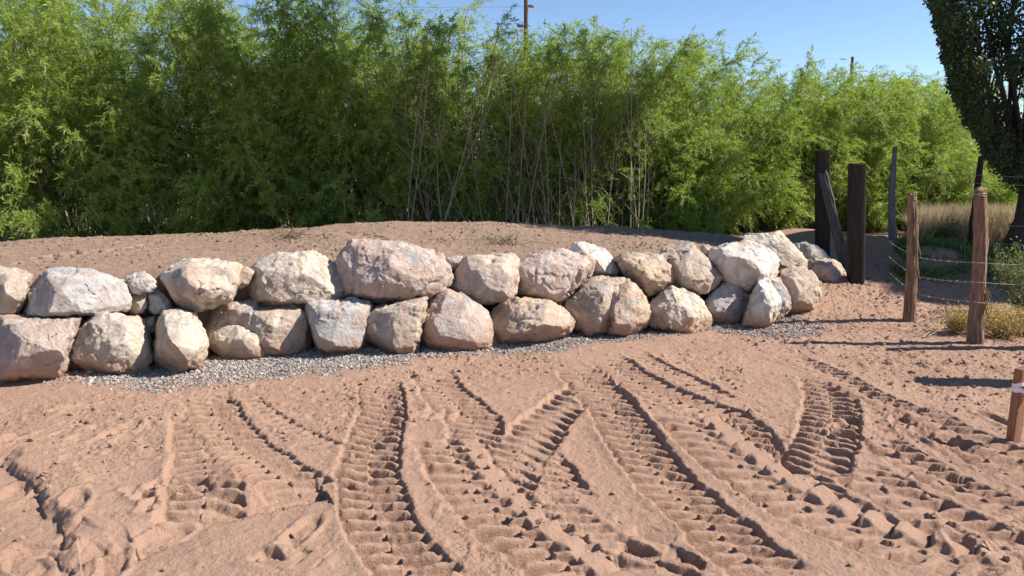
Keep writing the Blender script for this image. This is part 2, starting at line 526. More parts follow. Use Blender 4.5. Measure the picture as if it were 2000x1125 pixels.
def build_heights(X, Y):
    h = base_height(X, Y)
    near = (Y < 12) & (Y > 1.5) & (np.abs(X) < 9)
    shp = X.shape
    z = h.copy()
    # broad swell and rough surface
    z += 0.05 * noise2(X * 0.8, Y * 0.8, 3) + 0.03 * noise2(X * 2.1, Y * 2.1, 4)
    Xn, Yn = X[near], Y[near]
    w = wall_y(Xn)
    terr = sstep(0.3, 0.6, Yn - w)
    rough = 0.5 + 0.5 * sstep(-0.1, 0.25, noise2(Xn * 1.3, Yn * 1.3, 31)) + 0.35 * sstep(2.2, 3.4, Xn) + 0.25 * terr
    rn = 0.016 * noise2(Xn * 5.5, Yn * 5.5, 5) + 0.009 * noise2(Xn * 13, Yn * 13, 6) + 0.009 * noise2(Xn * 29, Yn * 29, 7) + 0.009 * noise2(Xn * 61, Yn * 61, 8) + 0.005 * noise2(Xn * 130, Yn * 130, 9)
    cl = noise2(Xn * 17, Yn * 17, 12)
    rn = rn + 0.03 * np.clip(cl - 0.17, 0, 1) * 2.0
    gr = sstep(0.05, 0.35, noise2(Xn * 1.1 + 9, Yn * 1.1, 41))
    # diagonal old scuffs
    sc = noise2((Xn * 0.8 + Yn * 0.6) * 2.2, (Xn * -0.6 + Yn * 0.8) * 15, 15)
    rn = rn + 0.025 * np.clip(np.abs(sc) - 0.12, 0, 1) * gr
    zb = z[near]
    rn = rn * .8
    zz = zb + rn * rough
    gvals = np.zeros_like(zz)
    for k, T in enumerate(TRACKS):
        c = catmull([on_ground(x, y, T.get('z', 0))[:2] for x, y in T['p']])
        t = np.gradient(c, axis=0)
        t /= np.linalg.norm(t, axis=1)[:, None]
        s = np.concatenate([[0], np.cumsum(np.linalg.norm(np.diff(c, axis=0), axis=1))])
        T['sp'] *= 1.08
        hw = T['w'] / 2
        lo, hi = c.min(0) - hw - .2, c.max(0) + hw + .2
        idx = np.nonzero((Xn > lo[0]) & (Xn < hi[0]) & (Yn > lo[1]) & (Yn < hi[1]))[0]
        for ch in np.array_split(idx, max(1, len(idx) // 60000)):
            if not len(ch):
                continue
            px, py = Xn[ch], Yn[ch]
            D = (px[:, None] - c[None, :, 0]) ** 2 + (py[:, None] - c[None, :, 1]) ** 2
            j = D.argmin(1)
            keep = D[np.arange(len(ch)), j] < (hw + .18) ** 2
            ch, px, py, j = ch[keep], px[keep], py[keep], j[keep]
            dx, dy = px - c[j, 0], py - c[j, 1]
            ss = s[j] + dx * t[j, 0] + dy * t[j, 1]
            u = -t[j, 1] * dx + t[j, 0] * dy
            u = u + 0.025 * noise2(px * 6, py * 6, 50 + k) + 0.024 * noise2(px * 16, py * 16, 70 + k) + 0.012 * noise2(px * 47, py * 47, 75 + k)
            a = u / hw
            fl = -T['d'] * .6 - .32 * T['dr'] * sstep(.25, .95, a) - T.get('left', 0) * sstep(.1, -.95, a) * 1.0
            ph = ss / T['sp'] - .7 * T['k'] * a - .5 * T['k'] * np.abs(a) + 0.5 * (u > 0) + 0.35 * noise2(px * 4, py * 4, 90 + k) + 0.16 * noise2(px * 19, py * 19, 91 + k)
            fr = ph - np.floor(ph)
            bar = sstep(.05, .26, fr) - sstep(.46, .56, fr)
            wear = 0.75 + 0.5 * np.clip(noise2(ss * 2.3, u * 4, 110 + k) + 0.5, 0, 1)
            pock = sstep(.45, .7, np.abs(a)) * (1 - sstep(.85, 1.0, np.abs(a)))
            lugz = 1.5 * T['lug'] * (1.0 + .55 * pock) * (bar - .6) * (0.7 + 0.5 * sstep(-.25, .05, noise2(px * 4.5, py * 4.5, 150 + k))) * wear * (0.45 + 0.55 * sstep(.1, .45, np.abs(a)))
            if 'block' in T:
                fb = ss / 0.17 + 0.25 * a
                fb = fb - np.floor(fb)
                blk = sstep(.0, .12, fb) * (1 - 0.75 * sstep(.15, 1.0, fb))
                m = sstep(.25, .45, a) * (1 - sstep(.9, 1.1, a))
                lugz = lugz * (1 - m) + m * T['block'] * (blk - .2)
            prof = fl + lugz
            ends = sstep(0.0, .32, ss) * (1 - sstep(s[-1] - .32, s[-1], ss))
            msk = (1 - sstep(.93, 1.12, np.abs(a))) * ends
            keepn = 0.3 if T.get('smooth') else 0.65
            floor_z = zb[ch] + rn[ch] * rough[ch] * keepn + prof
            bz = .24 * T['berm'] * np.exp(-((np.abs(u) - hw - .03) / .03) ** 2) * ends * (0.6 + 1.2 * np.clip(noise2(px * 9, py * 9, 130 + k) + .4, 0, 1))
            zz[ch] = zz[ch] * (1 - msk) + floor_z * msk + bz * (1 - msk)

    # footprints and scuffs
    fg = np.random.default_rng(17)
    for q in range(22):
        fx, fy = on_ground(fg.uniform(0, 640) if q % 3 else fg.uniform(1650, 2000), fg.uniform(770, 1100))[:2]
        fa = fg.uniform(0, np.pi)
        dx, dy = Xn - fx, Yn - fy
        e = np.sqrt(((dx * np.cos(fa) + dy * np.sin(fa)) / .14) ** 2 + ((dy * np.cos(fa) - dx * np.sin(fa)) / .055) ** 2)
        e = e + .5 * noise2(Xn * 14, Yn * 14, 300 + q)
        zz += -.018 * (1 - sstep(.7, 1.05, e)) + .010 * np.exp(-((e - 1.3) / .25) ** 2)
    # low scarps: a line along which the right side stands higher
    for pts, hgt, fade in (([(0, 895), (55, 940), (85, 990), (118, 1050), (138, 1120)], .042, .5), ([(150, 1112), (300, 1075), (420, 1035), (560, 995), (650, 975)], -.05, .3)):
        c = catmull([on_ground(x, y)[:2] for x, y in pts])
        t = np.gradient(c, axis=0)
        t /= np.linalg.norm(t, axis=1)[:, None]
        lo, hi = c.min(0) - .7, c.max(0) + .7
        idx = np.nonzero((Xn > lo[0]) & (Xn < hi[0]) & (Yn > lo[1]) & (Yn < hi[1]))[0]
        for ch in np.array_split(idx, max(1, len(idx) // 60000)):
            D = (Xn[ch][:, None] - c[None, :, 0]) ** 2 + (Yn[ch][:, None] - c[None, :, 1]) ** 2
            j = D.argmin(1)
            dx, dy = Xn[ch] - c[j, 0], Yn[ch] - c[j, 1]
            u = -t[j, 1] * dx + t[j, 0] * dy + 0.07 * noise2(Xn[ch] * 9, Yn[ch] * 9, 201) + 0.04 * noise2(Xn[ch] * 25, Yn[ch] * 25, 202)
            inner = (j > 0) & (j < len(c) - 1)
            e = np.sqrt(D[np.arange(len(ch)), j])
            zz[ch] += hgt * inner * sstep(-0.02, 0.06, u) * (1 - sstep(.06, fade, e)) - 0.3 * abs(hgt) * inner * (u < 0) * (1 - sstep(.0, .16, e))
    z[near] = zz
    return z


GRAVEL_LOW_PX = [(-400, 770), (0, 752), (130, 752), (250, 764), (400, 764), (520, 748), (650, 736), (780, 716), (900, 700), (1010, 694), (1130, 684), (1250, 670), (1390, 650), (1500, 664), (1620, 660), (1665, 636), (1600, 600)]
GLOW = np.array([on_ground(x, y)[:2] for x, y in GRAVEL_LOW_PX])


def gravel_amount(X, Y):
    lowy = np.interp(X, GLOW[:-1, 0], GLOW[:-1, 1])
    g = sstep(-.06, .20, Y - lowy - .03 + 0.22 * noise2(X * 3, Y * 3, 61) + .12 * noise2(X * 9, Y * 9, 64)) * (1 - sstep(.15, .3, Y - wall_y(X)))
    patch = 0.62 + 0.9 * noise2(X * 0.9 + 3, Y * 0.9, 62)
    patch = np.where(X < -3.2, 0.12, patch)
    g = g * np.clip(patch + .25, 0, 1)
    end = GLOW[-3]
    g = np.where(X > end[0] - 0.1, g * (1 - sstep(end[0] - .1, end[0] + .25, X + .1 * noise2(X * 4, Y * 4, 63))), g)
    return np.clip(g, 0, 1)


tcol = np.concatenate([np.linspace(-2.2, -.60, 130, endpoint=False), np.linspace(-.60, .60, 1500), np.linspace(.60, 2.2, 131)[1:]])
rows = [0.2, 0.8, 1.4, 1.8, 2.1, 2.35, 2.5]
y_ = 2.6
while y_ < 9.5:
    rows.append(y_)
    y_ += 0.0042 + 0.0016 * (y_ - 2.6)
while y_ < 13:
    rows.append(y_)
    y_ += 0.03
while y_ < 900:
    rows.append(y_)
    y_ *= 1.06
rows = np.array(rows)
XX = tcol[None, :] * (rows[:, None] + 2.0)
YY = np.repeat(rows[:, None], len(tcol), 1)
ZZ = build_heights(XX, YY)
nr, nc = XX.shape
ii = np.arange(nr - 1)[:, None] * nc + np.arange(nc - 1)[None, :]
quads = np.stack([ii, ii + 1, ii + nc + 1, ii + nc], -1).reshape(-1, 4)
me = np_mesh('ground', np.stack([XX, YY, ZZ], -1).reshape(-1, 3), quads)
add_attr(me, 'terrace', (sstep(.3, .6, YY - wall_y(XX)) * (1 - sstep(3.4, 4.6, XX))).ravel())
add_attr(me, 'gravelly', gravel_amount(XX, YY).ravel() * 0.8)
tag(link('ground', me, M_SOIL), 'reddish bare soil churned by tyre tracks, with a raised terrace behind the boulders', kind='structure')


def grid_height(x, y):
    """height of the ground mesh at arrays x, y"""
    x, y = np.atleast_1d(x).astype(float), np.atleast_1d(y).astype(float)
    r = np.clip(np.searchsorted(rows, y) - 1, 0, nr - 2)
    fr = np.clip((y - rows[r]) / (rows[r + 1] - rows[r]), 0, 1)
    tv = x / (y + 2.0)
    cidx = np.clip(np.searchsorted(tcol, tv) - 1, 0, nc - 2)
    fc = np.clip((tv - tcol[cidx]) / (tcol[cidx + 1] - tcol[cidx]), 0, 1)
    return (ZZ[r, cidx] * (1 - fc) + ZZ[r, cidx + 1] * fc) * (1 - fr) + (ZZ[r + 1, cidx] * (1 - fc) + ZZ[r + 1, cidx + 1] * fc) * fr


far = np_mesh('outer_ground', np.array([[-1500, -1500, -.25], [1500, -1500, -.25], [1500, 1500, -.25], [-1500, 1500, -.25]]), np.array([[0, 1, 2, 3]]))
tag(link('outer_ground', far, M_SOIL), kind='structure')

# ------------------------------------------------------------------ boulders
CROP = {1: (0, 420), 2: (380, 420), 3: (780, 420), 4: (1160, 420)}
CREAM, GREY, TAN, PINK, WHITE, OCHRE = (.64, .54, .43), (.47, .44, .42), (.55, .43, .33), (.54, .415, .35), (.72, .66, .59), (.54, .40, .28)


def voxelise(verts, voxel):
    bm = bmesh.new()
    for v in verts:
        bm.verts.new(v)
    res = bmesh.ops.convex_hull(bm, input=bm.verts)
    bmesh.ops.delete(bm, geom=list({g for g in res['geom_interior'] + res['geom_unused'] if isinstance(g, bmesh.types.BMVert)}), context='VERTS')
    m0 = bpy.data.meshes.new('hull')
    bm.to_mesh(m0)
    bm.free()
    o = bpy.data.objects.new('hull', m0)
    COL.objects.link(o)
    md = o.modifiers.new('remesh', 'REMESH')
    md.mode = 'VOXEL'
    md.voxel_size = voxel
    dg = bpy.context.evaluated_depsgraph_get()
    m1 = bpy.data.meshes.new_from_object(o.evaluated_get(dg))
    bpy.data.objects.remove(o)
    bpy.data.meshes.remove(m0)
    return m1


def carve(me, seed, size, chip=1.0):
    """fracture facets, pits and grain pushed into a voxel mesh"""
    n = len(me.vertices)
    co = np.empty(n * 3, np.float32)
    me.vertices.foreach_get('co', co)
    co = co.reshape(-1, 3).astype(np.float64)
    nm = np.empty(n * 3, np.float32)
    me.vertices.foreach_get('normal', nm)
    nm = nm.reshape(-1, 3).astype(np.float64)
    r = np.random.default_rng(seed)
    lo, hi = co.min(0), co.max(0)
    disp = np.zeros(n)
    warp = co + 0.05 * np.stack([noise3(co * 9 + 5, seed), noise3(co * 9 + 25, seed + 1), noise3(co * 9 + 45, seed + 2)], 1)
    for cell, k in ((0.34, 0.20), (0.14, 0.16)):
        cell *= min(1.0, size / 0.6)
        m = int(min(400, max(8, np.prod((hi - lo) / cell + 1) * 0.9)))
        pts = lo + r.random((m, 3)) * (hi - lo)
        dirs = r.normal(size=(m, 3))
        dirs /= np.linalg.norm(dirs, axis=1)[:, None]
        best = np.full(n, 1e9)
        bi = np.zeros(n, int)
        for q in range(m):
            dd = ((warp - pts[q]) ** 2).sum(1)
            sel = dd < best
            best[sel] = dd[sel]
            bi[sel] = q
        v = ((co - pts[bi]) * dirs[bi]).sum(1)
        disp += k * np.clip(v, -cell, cell) * chip * 0.55
    disp -= disp.mean()
    big = 0.02 * noise3(co * 3.1, seed + 9) * min(1, size / .6)
    pit = fbm3(co, 16, 3, seed + 20)
    disp = disp + big + 0.013 * pit - 0.03 * np.clip(np.abs(noise3(co * np.array([5, 5, 11]), seed + 40)) * -1 + 0.04, 0, 1)
    co = co + nm * disp[:, None]
    # flat fracture planes that break off corners and edges
    for q in range(20):
        d = r.normal(size=3)
        d[1] = -abs(d[1]) - .45
        d[2] = d[2] + .15
        d /= np.linalg.norm(d)
        pr = co @ d
        top = np.percentile(pr, 99.9)
        cut = top - (top - np.median(pr)) * r.uniform(.03, .17)
        ex = np.clip(pr - cut - .007 * noise3(co * 13, seed + q) - .004 * noise3(co * 37, seed + q + 50), 0, None)
        co = co - d[None] * (ex * .96)[:, None]
    # some faces stay flat, others are chipped, layered and pitted
    rough = sstep(-.12, .12, noise3(co * 4.5, seed + 70))
    for cell, k in ((0.11, 0.14), (0.045, 0.20)):
        m = int(min(500, max(8, np.prod((hi - lo) / cell + 1) * 0.8)))
        pts = lo + r.random((m, 3)) * (hi - lo)
        dirs = unit(r.normal(size=(m, 3)))
        best = np.full(n, 1e9)
        bi = np.zeros(n, int)
        w2 = co + .35 * cell * np.stack([noise3(co * 21 + 5, seed + 81), noise3(co * 21 + 25, seed + 82), noise3(co * 21 + 45, seed + 83)], 1)
        for q in range(m):
            dd = ((w2 - pts[q]) ** 2).sum(1)
            sel = dd < best
            best[sel] = dd[sel]
            bi[sel] = q
        v = np.clip(((co - pts[bi]) * dirs[bi]).sum(1), -cell, cell * .6)
        co = co + nm * (k * v * (.25 + .75 * rough))[:, None]
    lay = noise3(co * np.array([2.0, 2.0, 2.0]), seed + 90)
    co = co - nm * (.014 * np.exp(-(np.abs(lay) / .018) ** 2) * rough)[:, None]
    co = co + nm * (.005 * noise3(co * 42, seed + 60) + .004 * noise3(co * 85, seed + 61))[:, None]
    me.vertices.foreach_set('co', co.astype(np.float32).ravel())
    me.update()


ROCK_N = [0]


def boulder(crop, outline, ridge, depth, colour, label, course='lower', group='boulders of the dry stacked wall', name='boulder', hs=1.0, lean=.18, thick=None, chip=1.0, off=None):
    ox, oy = CROP[crop]
    out = [(ox + x / 3.125, oy + y / 3.125) for x, y in outline]
    rid = [(ox + x / 3.125, oy + y / 3.125, h) for x, y, h in ridge]
    cx, cy = np.mean([p[0] for p in out]), np.mean([p[1] for p in out])
    bx, by = max(out, key=lambda p: p[1])
    if depth is None:
        Xb, Yb = on_ground(cx, by)[:2]
        y0 = Yb + (.10 if course == 'lower' else .40)
    else:
        y0 = depth
        if course == 'upper' and group != 'shaded boulders by the tie posts':
            for _ in range(2):
                y0 = wall_y((cx - 1000) / F * y0) + (off if off else .33)
    zc = at(cx, cy, y0)[2]
    xc = at(cx, cy, y0)[0]
    w = max(p[0] for p in out) - min(p[0] for p in out)
    hgt = max(p[1] for p in out) - min(p[1] for p in out)
    size = (w + hgt) * .5 * y0 / F
    slope = .20

    def dep(x, y):
        q = at(x, y, y0)
        return y0 + lean * (q[2] - zc) + slope * (q[0] - xc)
    pts = []
    for x, y in out:
        if course == 'lower' and y > cy + .25 * hgt:
            y += 5
        xs, ys = cx + (x - cx) * 1.06, cy + (y - cy) * 1.05
        pts.append(at(xs, ys, dep(xs, ys)))
    for x, y, h in rid:
        pts.append(at(x, y, dep(x, y) - h * hs * 1.5))
    th = thick or max(.16, min(.55, size * .75))
    for x, y in out:
        xs, ys = cx + (x - cx) * .88, cy + (y - cy) * .88
        pts.append(at(xs, ys, dep(xs, ys) + th))
    for x, y in out:
        xs, ys = cx + (x - cx) * 1.05, cy + (y - cy) * 1.04
        pts.append(at(xs, ys, dep(xs, ys) + th * .45))
    pts = np.array(pts)
    centre = pts.mean(0)
    me = voxelise(pts - centre, .011 if size > .35 else .008)
    ROCK_N[0] += 1
    carve(me, 100 + ROCK_N[0] * 7, size, chip)
    me.polygons.foreach_set('use_smooth', np.ones(len(me.polygons), dtype=bool))
    me.materials.clear()
    o = link(name, me, M_STONE, None, centre)
    j = random.Random(ROCK_N[0])
    f = j.uniform(.9, 1.08)
    o.color = (colour[0] * f, colour[1] * f, colour[2] * f, 1)
    tag(o, label, 'boulder', group)
    return o


G_SMALL = 'small chinking stones of the wall'
U, L = 'upper', 'lower'
# --- left quarter
boulder(1, [(-80, 335), (20, 318), (195, 360), (198, 390), (160, 520), (110, 608), (0, 622), (-80, 615)], [(-20, 400, .2), (100, 420, .2), (70, 590, .17), (150, 480, .14), (-40, 600, .2)], 6.55, CREAM, 'cream boulder cut off by the left edge, in the upper row', U)
boulder(1, [(300, 340), (385, 342), (560, 352), (640, 380), (770, 425), (782, 490), (765, 585), (700, 592), (560, 605), (420, 625), (270, 634), (170, 618), (115, 600), (180, 480), (275, 385)], [(300, 420, .20), (310, 600, .30), (520, 420, .2), (560, 560, .26), (700, 500, .2), (600, 390, .1)], 6.65, GREY, 'long pale grey upper row boulder with a shaded brown left end', U)
boulder(1, [(775, 370), (870, 345), (910, 365), (955, 435), (920, 470), (860, 485), (775, 475)], [(850, 400, .09), (880, 460, .08), (800, 440, .08)], 6.75, WHITE, 'small pale stone perched over rubble between the grey and the cream upper boulders', U, G_SMALL, 'stone', .8)
boulder(1, [(785, 490), (890, 478), (900, 560), (860, 612), (800, 605), (780, 560)], [(840, 520, .08), (860, 590, .08)], 6.7, TAN, 'small tan stone in the gap directly below the perched pale stone', U, G_SMALL, 'stone', .8)
boulder(1, [(905, 470), (970, 460), (1040, 530), (1050, 585), (960, 605), (900, 600)], [(940, 500, .06), (990, 560, .08)], 6.7, GREY, 'pitted grey stone wedged under the left side of a cream upper boulder', U, G_SMALL, 'stone', .8)
boulder(1, [(1080, 275), (1130, 268), (1340, 298), (1455, 308), (1462, 330), (1440, 440), (1410, 520), (1260, 568), (1140, 582), (1090, 540), (1050, 490), (980, 430), (985, 380), (1030, 320)], [(1070, 330, .1), (1130, 350, .18), (1180, 520, .25), (1330, 450, .26), (1100, 470, .12), (1380, 360, .14)], 6.8, CREAM, 'cream upper row boulder with a slanting brown groove on its left side', U)
boulder(1, [(1430, 345), (1490, 322), (1545, 345), (1520, 410), (1470, 445), (1415, 425)], [(1470, 380, .08), (1440, 400, .08)], 6.85, OCHRE, 'small tan stone squeezed between two cream upper row boulders', U, G_SMALL, 'stone', .8)
boulder(1, [(-80, 645), (200, 640), (430, 618), (490, 630), (440, 740), (420, 850), (370, 985), (330, 995), (180, 998), (-80, 1015)], [(-20, 690, .2), (400, 690, .22), (350, 930, .2), (100, 960, .26), (200, 740, .26)], None, PINK, 'large pinkish boulder at the left end of the lower row', L)
boulder(1, [(500, 640), (540, 610), (660, 595), (770, 620), (860, 640), (868, 720), (895, 760), (900, 860), (880, 935), (800, 968), (640, 945), (440, 925), (445, 760), (475, 680)], [(560, 660, .14), (700, 660, .2), (715, 800, .27), (640, 920, .26), (480, 880, .15), (830, 740, .18), (820, 930, .18)], None, CREAM, 'blocky cream lower row boulder right of the large pinkish one', L)
boulder(1, [(870, 640), (945, 625), (955, 700), (910, 725), (870, 690)], [(915, 650, .07), (905, 700, .08)], 6.45, CREAM, 'small cream stone plugging the gap between two lower row boulders', U, G_SMALL, 'stone', .8)
boulder(1, [(865, 720), (905, 722), (932, 745), (927, 860), (890, 932), (870, 850)], [(900, 800, .05)], 6.45, TAN, 'narrow shaded stone standing in the gap under the small cream stone', U, G_SMALL, 'stone', .6)
boulder(1, [(960, 660), (1000, 590), (1090, 575), (1190, 610), (1200, 680), (1250, 740), (1257, 800), (1220, 912), (1080, 950), (950, 892), (935, 850), (955, 760)], [(1000, 640, .1), (1075, 740, .25), (1095, 900, .27), (1190, 800, .2), (1140, 640, .12)], None, CREAM, 'cream lower row boulder with its left half in brown shade, beside a stepped tan boulder', L)
boulder(1, [(1225, 790), (1262, 765), (1282, 790), (1278, 880), (1222, 905)], [(1250, 830, .04)], 6.5, TAN, 'small shaded stone peeping out left of the stepped tan boulder', U, G_SMALL, 'stone', .6)
# --- second quarter
boulder(2, [(55, 575), (75, 562), (130, 550), (400, 548), (640, 555), (690, 620), (705, 700), (690, 790), (620, 885), (500, 908), (420, 905), (250, 865), (130, 830), (100, 720)], [(90, 620, .12), (420, 600, .17), (640, 620, .17), (540, 700, .2), (560, 870, .27), (650, 800, .16)], 6.55, TAN, 'wide tan lower row boulder with a flat pale top ledge', L)
boulder(2, [(90, 690), (200, 682), (320, 685), (400, 730), (435, 800), (432, 870), (395, 930), (270, 908), (230, 872), (120, 832), (100, 760)], [(190, 715, .08), (235, 845, .16), (340, 750, .17), (370, 890, .16)], 6.33, CREAM, 'smaller cream boulder leaning on the front of the wide tan boulder', L, hs=.8)
boulder(2, [(395, 295), (430, 260), (500, 245), (700, 225), (770, 255), (830, 300), (880, 330), (905, 400), (912, 480), (880, 522), (660, 538), (560, 548), (400, 538), (345, 480), (338, 420), (355, 350)], [(430, 320, .12), (540, 350, .19), (720, 320, .12), (500, 510, .24), (850, 450, .15), (700, 490, .24)], 6.9, CREAM, 'cream upper row boulder with a dark notch on its upper left face', U)
boulder(2, [(675, 540), (720, 520), (1040, 526), (1077, 555), (1062, 640), (1050, 740), (1000, 835), (900, 850), (740, 830), (715, 790), (720, 740), (700, 600)], [(765, 580, .2), (750, 800, .23), (1030, 590, .2), (990, 790, .2)], None, GREY, 'square flat faced grey boulder in the lower row', L, chip=.7)
boulder(2, [(895, 290), (920, 240), (970, 172), (1100, 168), (1270, 175), (1360, 205), (1500, 250), (1545, 330), (1572, 390), (1540, 440), (1490, 482), (1330, 518), (1270, 510), (1110, 528), (980, 522), (920, 480), (900, 400)], [(1000, 240, .10), (1080, 290, .2), (1300, 290, .22), (1460, 320, .22), (1500, 430, .16), (1100, 490, .28), (1290, 480, .28)], 7.0, PINK, 'largest pinkish tan boulder of the upper row with a broad flat top', U)
boulder(2, [(1070, 575), (1200, 545), (1310, 520), (1415, 510), (1407, 600), (1370, 700), (1350, 835), (1300, 852), (1130, 795), (1045, 752), (1050, 700), (1070, 620)], [(1130, 590, .1), (1250, 700, .24), (1300, 830, .23), (1390, 550, .14), (1170, 720, .2)], None, TAN, 'lower row boulder split by a diagonal ridge, dark brown left and pale right', L)
boulder(2, [(845, 305), (868, 278), (893, 270), (897, 322), (870, 325)], [(875, 300, .04)], 7.15, GREY, 'tiny grey stone peeping up behind the largest pinkish boulder on its left', U, G_SMALL, 'stone', .6, off=.6)
# --- third quarter
boulder(3, [(270, 262), (380, 250), (387, 290), (355, 332), (300, 328)], [(340, 285, .08)], 7.35, GREY, 'small pale grey stone behind the right end of the largest pinkish boulder', U, G_SMALL, 'stone', .8, off=.6)
boulder(3, [(345, 360), (395, 270), (480, 245), (700, 238), (732, 280), (705, 350), (690, 480), (650, 522), (500, 538), (380, 472), (320, 452), (325, 400)], [(420, 320, .1), (575, 345, .22), (645, 440, .22), (630, 505, .18), (700, 270, .08), (480, 490, .22)], 7.2, TAN, 'upper row boulder with a pale top over a smooth brown front, below the dead weed', U)
boulder(3, [(715, 345), (745, 290), (830, 240), (1000, 223), (1130, 240), (1182, 290), (1172, 360), (1130, 420), (1050, 492), (970, 518), (860, 528), (740, 502), (705, 480)], [(790, 300, .16), (900, 305, .2), (1110, 320, .2), (960, 490, .27), (760, 470, .17), (960, 400, .26)], 7.25, PINK, 'pinkish brown upper row boulder under the small tilted white one', U)
boulder(3, [(1048, 200), (1065, 170), (1100, 163), (1250, 208), (1300, 270), (1347, 345), (1320, 372), (1240, 378), (1165, 370), (1150, 300), (1048, 240)], [(1130, 205, .08), (1180, 260, .14), (1260, 350, .16)], 7.65, WHITE, 'small white boulder tilted to the right on top of the wall', U, off=.55)
boulder(3, [(190, 560), (210, 490), (290, 458), (380, 490), (480, 560), (528, 600), (525, 680), (562, 770), (557, 805), (500, 810), (300, 822), (150, 795), (130, 740), (160, 640)], [(205, 590, .1), (300, 590, .19), (425, 715, .27), (485, 790, .23), (390, 540, .1), (280, 750, .24)], None, PINK, 'lower row boulder with a rough pale slope over a dark brown left face', L)
boulder(3, [(555, 640), (570, 590), (640, 520), (760, 513), (940, 545), (1030, 600), (1062, 660), (1040, 705), (940, 760), (790, 775), (680, 790), (590, 775), (550, 720)], [(630, 610, .14), (740, 690, .24), (900, 560, .13), (960, 680, .22), (800, 580, .18)], None, OCHRE, 'rounded ochre lower row boulder with a dark grey hollow', L)
boulder(3, [(952, 530), (1010, 523), (1037, 570), (1010, 592), (955, 562)], [(990, 550, .05)], 7.25, GREY, 'small grey stone above the right end of the rounded ochre boulder', U, G_SMALL, 'stone', .7)
boulder(3, [(1030, 540), (1110, 460), (1180, 390), (1250, 378), (1370, 388), (1290, 480), (1280, 560), (1290, 640), (1280, 725), (1150, 735), (1050, 705), (1035, 600)], [(1110, 500, .1), (1230, 430, .12), (1120, 600, .2), (1240, 690, .22), (1230, 560, .2)], None, TAN, 'tan lower row boulder with a stepped grey top, joined to a brown faced one', L)
boulder(3, [(1365, 398), (1440, 418), (1482, 500), (1502, 560), (1543, 590), (1530, 645), (1440, 715), (1290, 740), (1275, 640), (1265, 560), (1300, 490)], [(1385, 450, .14), (1365, 580, .27), (1350, 700, .26), (1460, 620, .17)], 7.32, OCHRE, 'upright lower row boulder with a brown left face and a yellowish rough right side', L)
# --- right quarter
boulder(4, [(120, 270), (220, 235), (270, 228), (330, 258), (420, 258), (500, 300), (542, 365), (500, 430), (450, 472), (330, 502), (270, 462), (200, 372), (160, 315)], [(310, 310, .18), (350, 440, .27), (460, 330, .15), (230, 300, .1)], 7.75, OCHRE, 'upper row boulder with an orange brown left face and pale knobbly right side', U)
boulder(4, [(400, 250), (450, 200), (540, 170), (610, 185), (680, 250), (740, 330), (782, 400), (740, 442), (680, 482), (630, 488), (510, 432), (480, 330)], [(575, 240, .14), (610, 350, .24), (640, 460, .23), (700, 360, .12)], 7.9, TAN, 'tall tan upper row boulder split by a vertical ridge, right of the orange brown one', U)
boulder(4, [(645, 190), (700, 183), (742, 230), (720, 272), (660, 225)], [(700, 220, .05)], 8.15, CREAM, 'small pale stone peeping out behind the tall tan upper boulder', U, G_SMALL, 'stone', .7, off=.62)
boulder(4, [(740, 215), (850, 180), (940, 168), (1050, 200), (1110, 260), (1142, 350), (1120, 388), (1020, 404), (950, 452), (910, 434), (780, 412), (770, 370), (735, 290), (720, 265)], [(850, 300, .19), (930, 420, .22), (960, 260, .15), (1060, 310, .16)], 8.0, WHITE, 'big whitish grey boulder with fine cracks in the upper row near the wall end', U)
boulder(4, [(925, 120), (1065, 113), (1130, 110), (1165, 150), (1200, 200), (1270, 250), (1312, 310), (1312, 345), (1230, 325), (1140, 332), (1110, 270), (1050, 210), (960, 180), (920, 165)], [(1060, 150, .1), (1150, 200, .14), (1220, 290, .12)], 8.4, CREAM, 'topmost cream and pink boulder at the right end of the wall', U, off=.62)
boulder(4, [(340, 540), (390, 490), (480, 438), (530, 460), (600, 480), (650, 520), (680, 580), (717, 650), (690, 695), (560, 712), (430, 696), (350, 655), (335, 580)], [(510, 490, .12), (530, 580, .24), (550, 695, .24), (640, 620, .16)], None, CREAM, 'lower row boulder halved by a vertical ridge, brown left and cream right', L)
boulder(4, [(665, 540), (720, 480), (790, 420), (850, 398), (890, 420), (977, 490), (977, 540), (930, 612), (850, 660), (720, 655), (680, 592)], [(770, 480, .14), (885, 520, .23), (800, 630, .22), (935, 520, .16)], None, GREY, 'grey lower row boulder with a pale roof like top over a brown front', L)
boulder(4, [(1000, 400), (1060, 388), (1100, 430), (1142, 530), (1132, 590), (1080, 655), (1000, 685), (910, 652), (960, 590), (985, 520), (990, 440)], [(1010, 470, .12), (1000, 600, .23), (1060, 620, .2), (1080, 480, .12)], 7.65, WHITE, 'bright white slanting boulder in the lower row near the gravel at the wall end', L)
boulder(4, [(1085, 400), (1130, 383), (1165, 460), (1202, 500), (1197, 560), (1150, 625), (1090, 655), (1080, 640), (1100, 560), (1105, 450)], [(1140, 470, .08), (1150, 570, .1)], 7.95, GREY, 'narrow grey boulder between the bright white one and the last tan one', L, hs=.8)
boulder(4, [(1145, 340), (1200, 318), (1290, 330), (1350, 370), (1377, 420), (1382, 490), (1360, 565), (1230, 592), (1195, 575), (1205, 500), (1165, 450), (1140, 380)], [(1225, 380, .12), (1240, 530, .23), (1320, 440, .16)], 8.25, TAN, 'rounded tan boulder closing the right end of the wall, standing on the soil', L)
boulder(4, [(1205, 185), (1300, 168), (1390, 210), (1447, 270), (1440, 300), (1350, 310), (1270, 280), (1220, 230)], [(1320, 210, .1), (1380, 270, .1)], 9.6, WHITE, 'bluish white boulder in tree shade behind the wall end', U, 'shaded boulders by the tie posts')
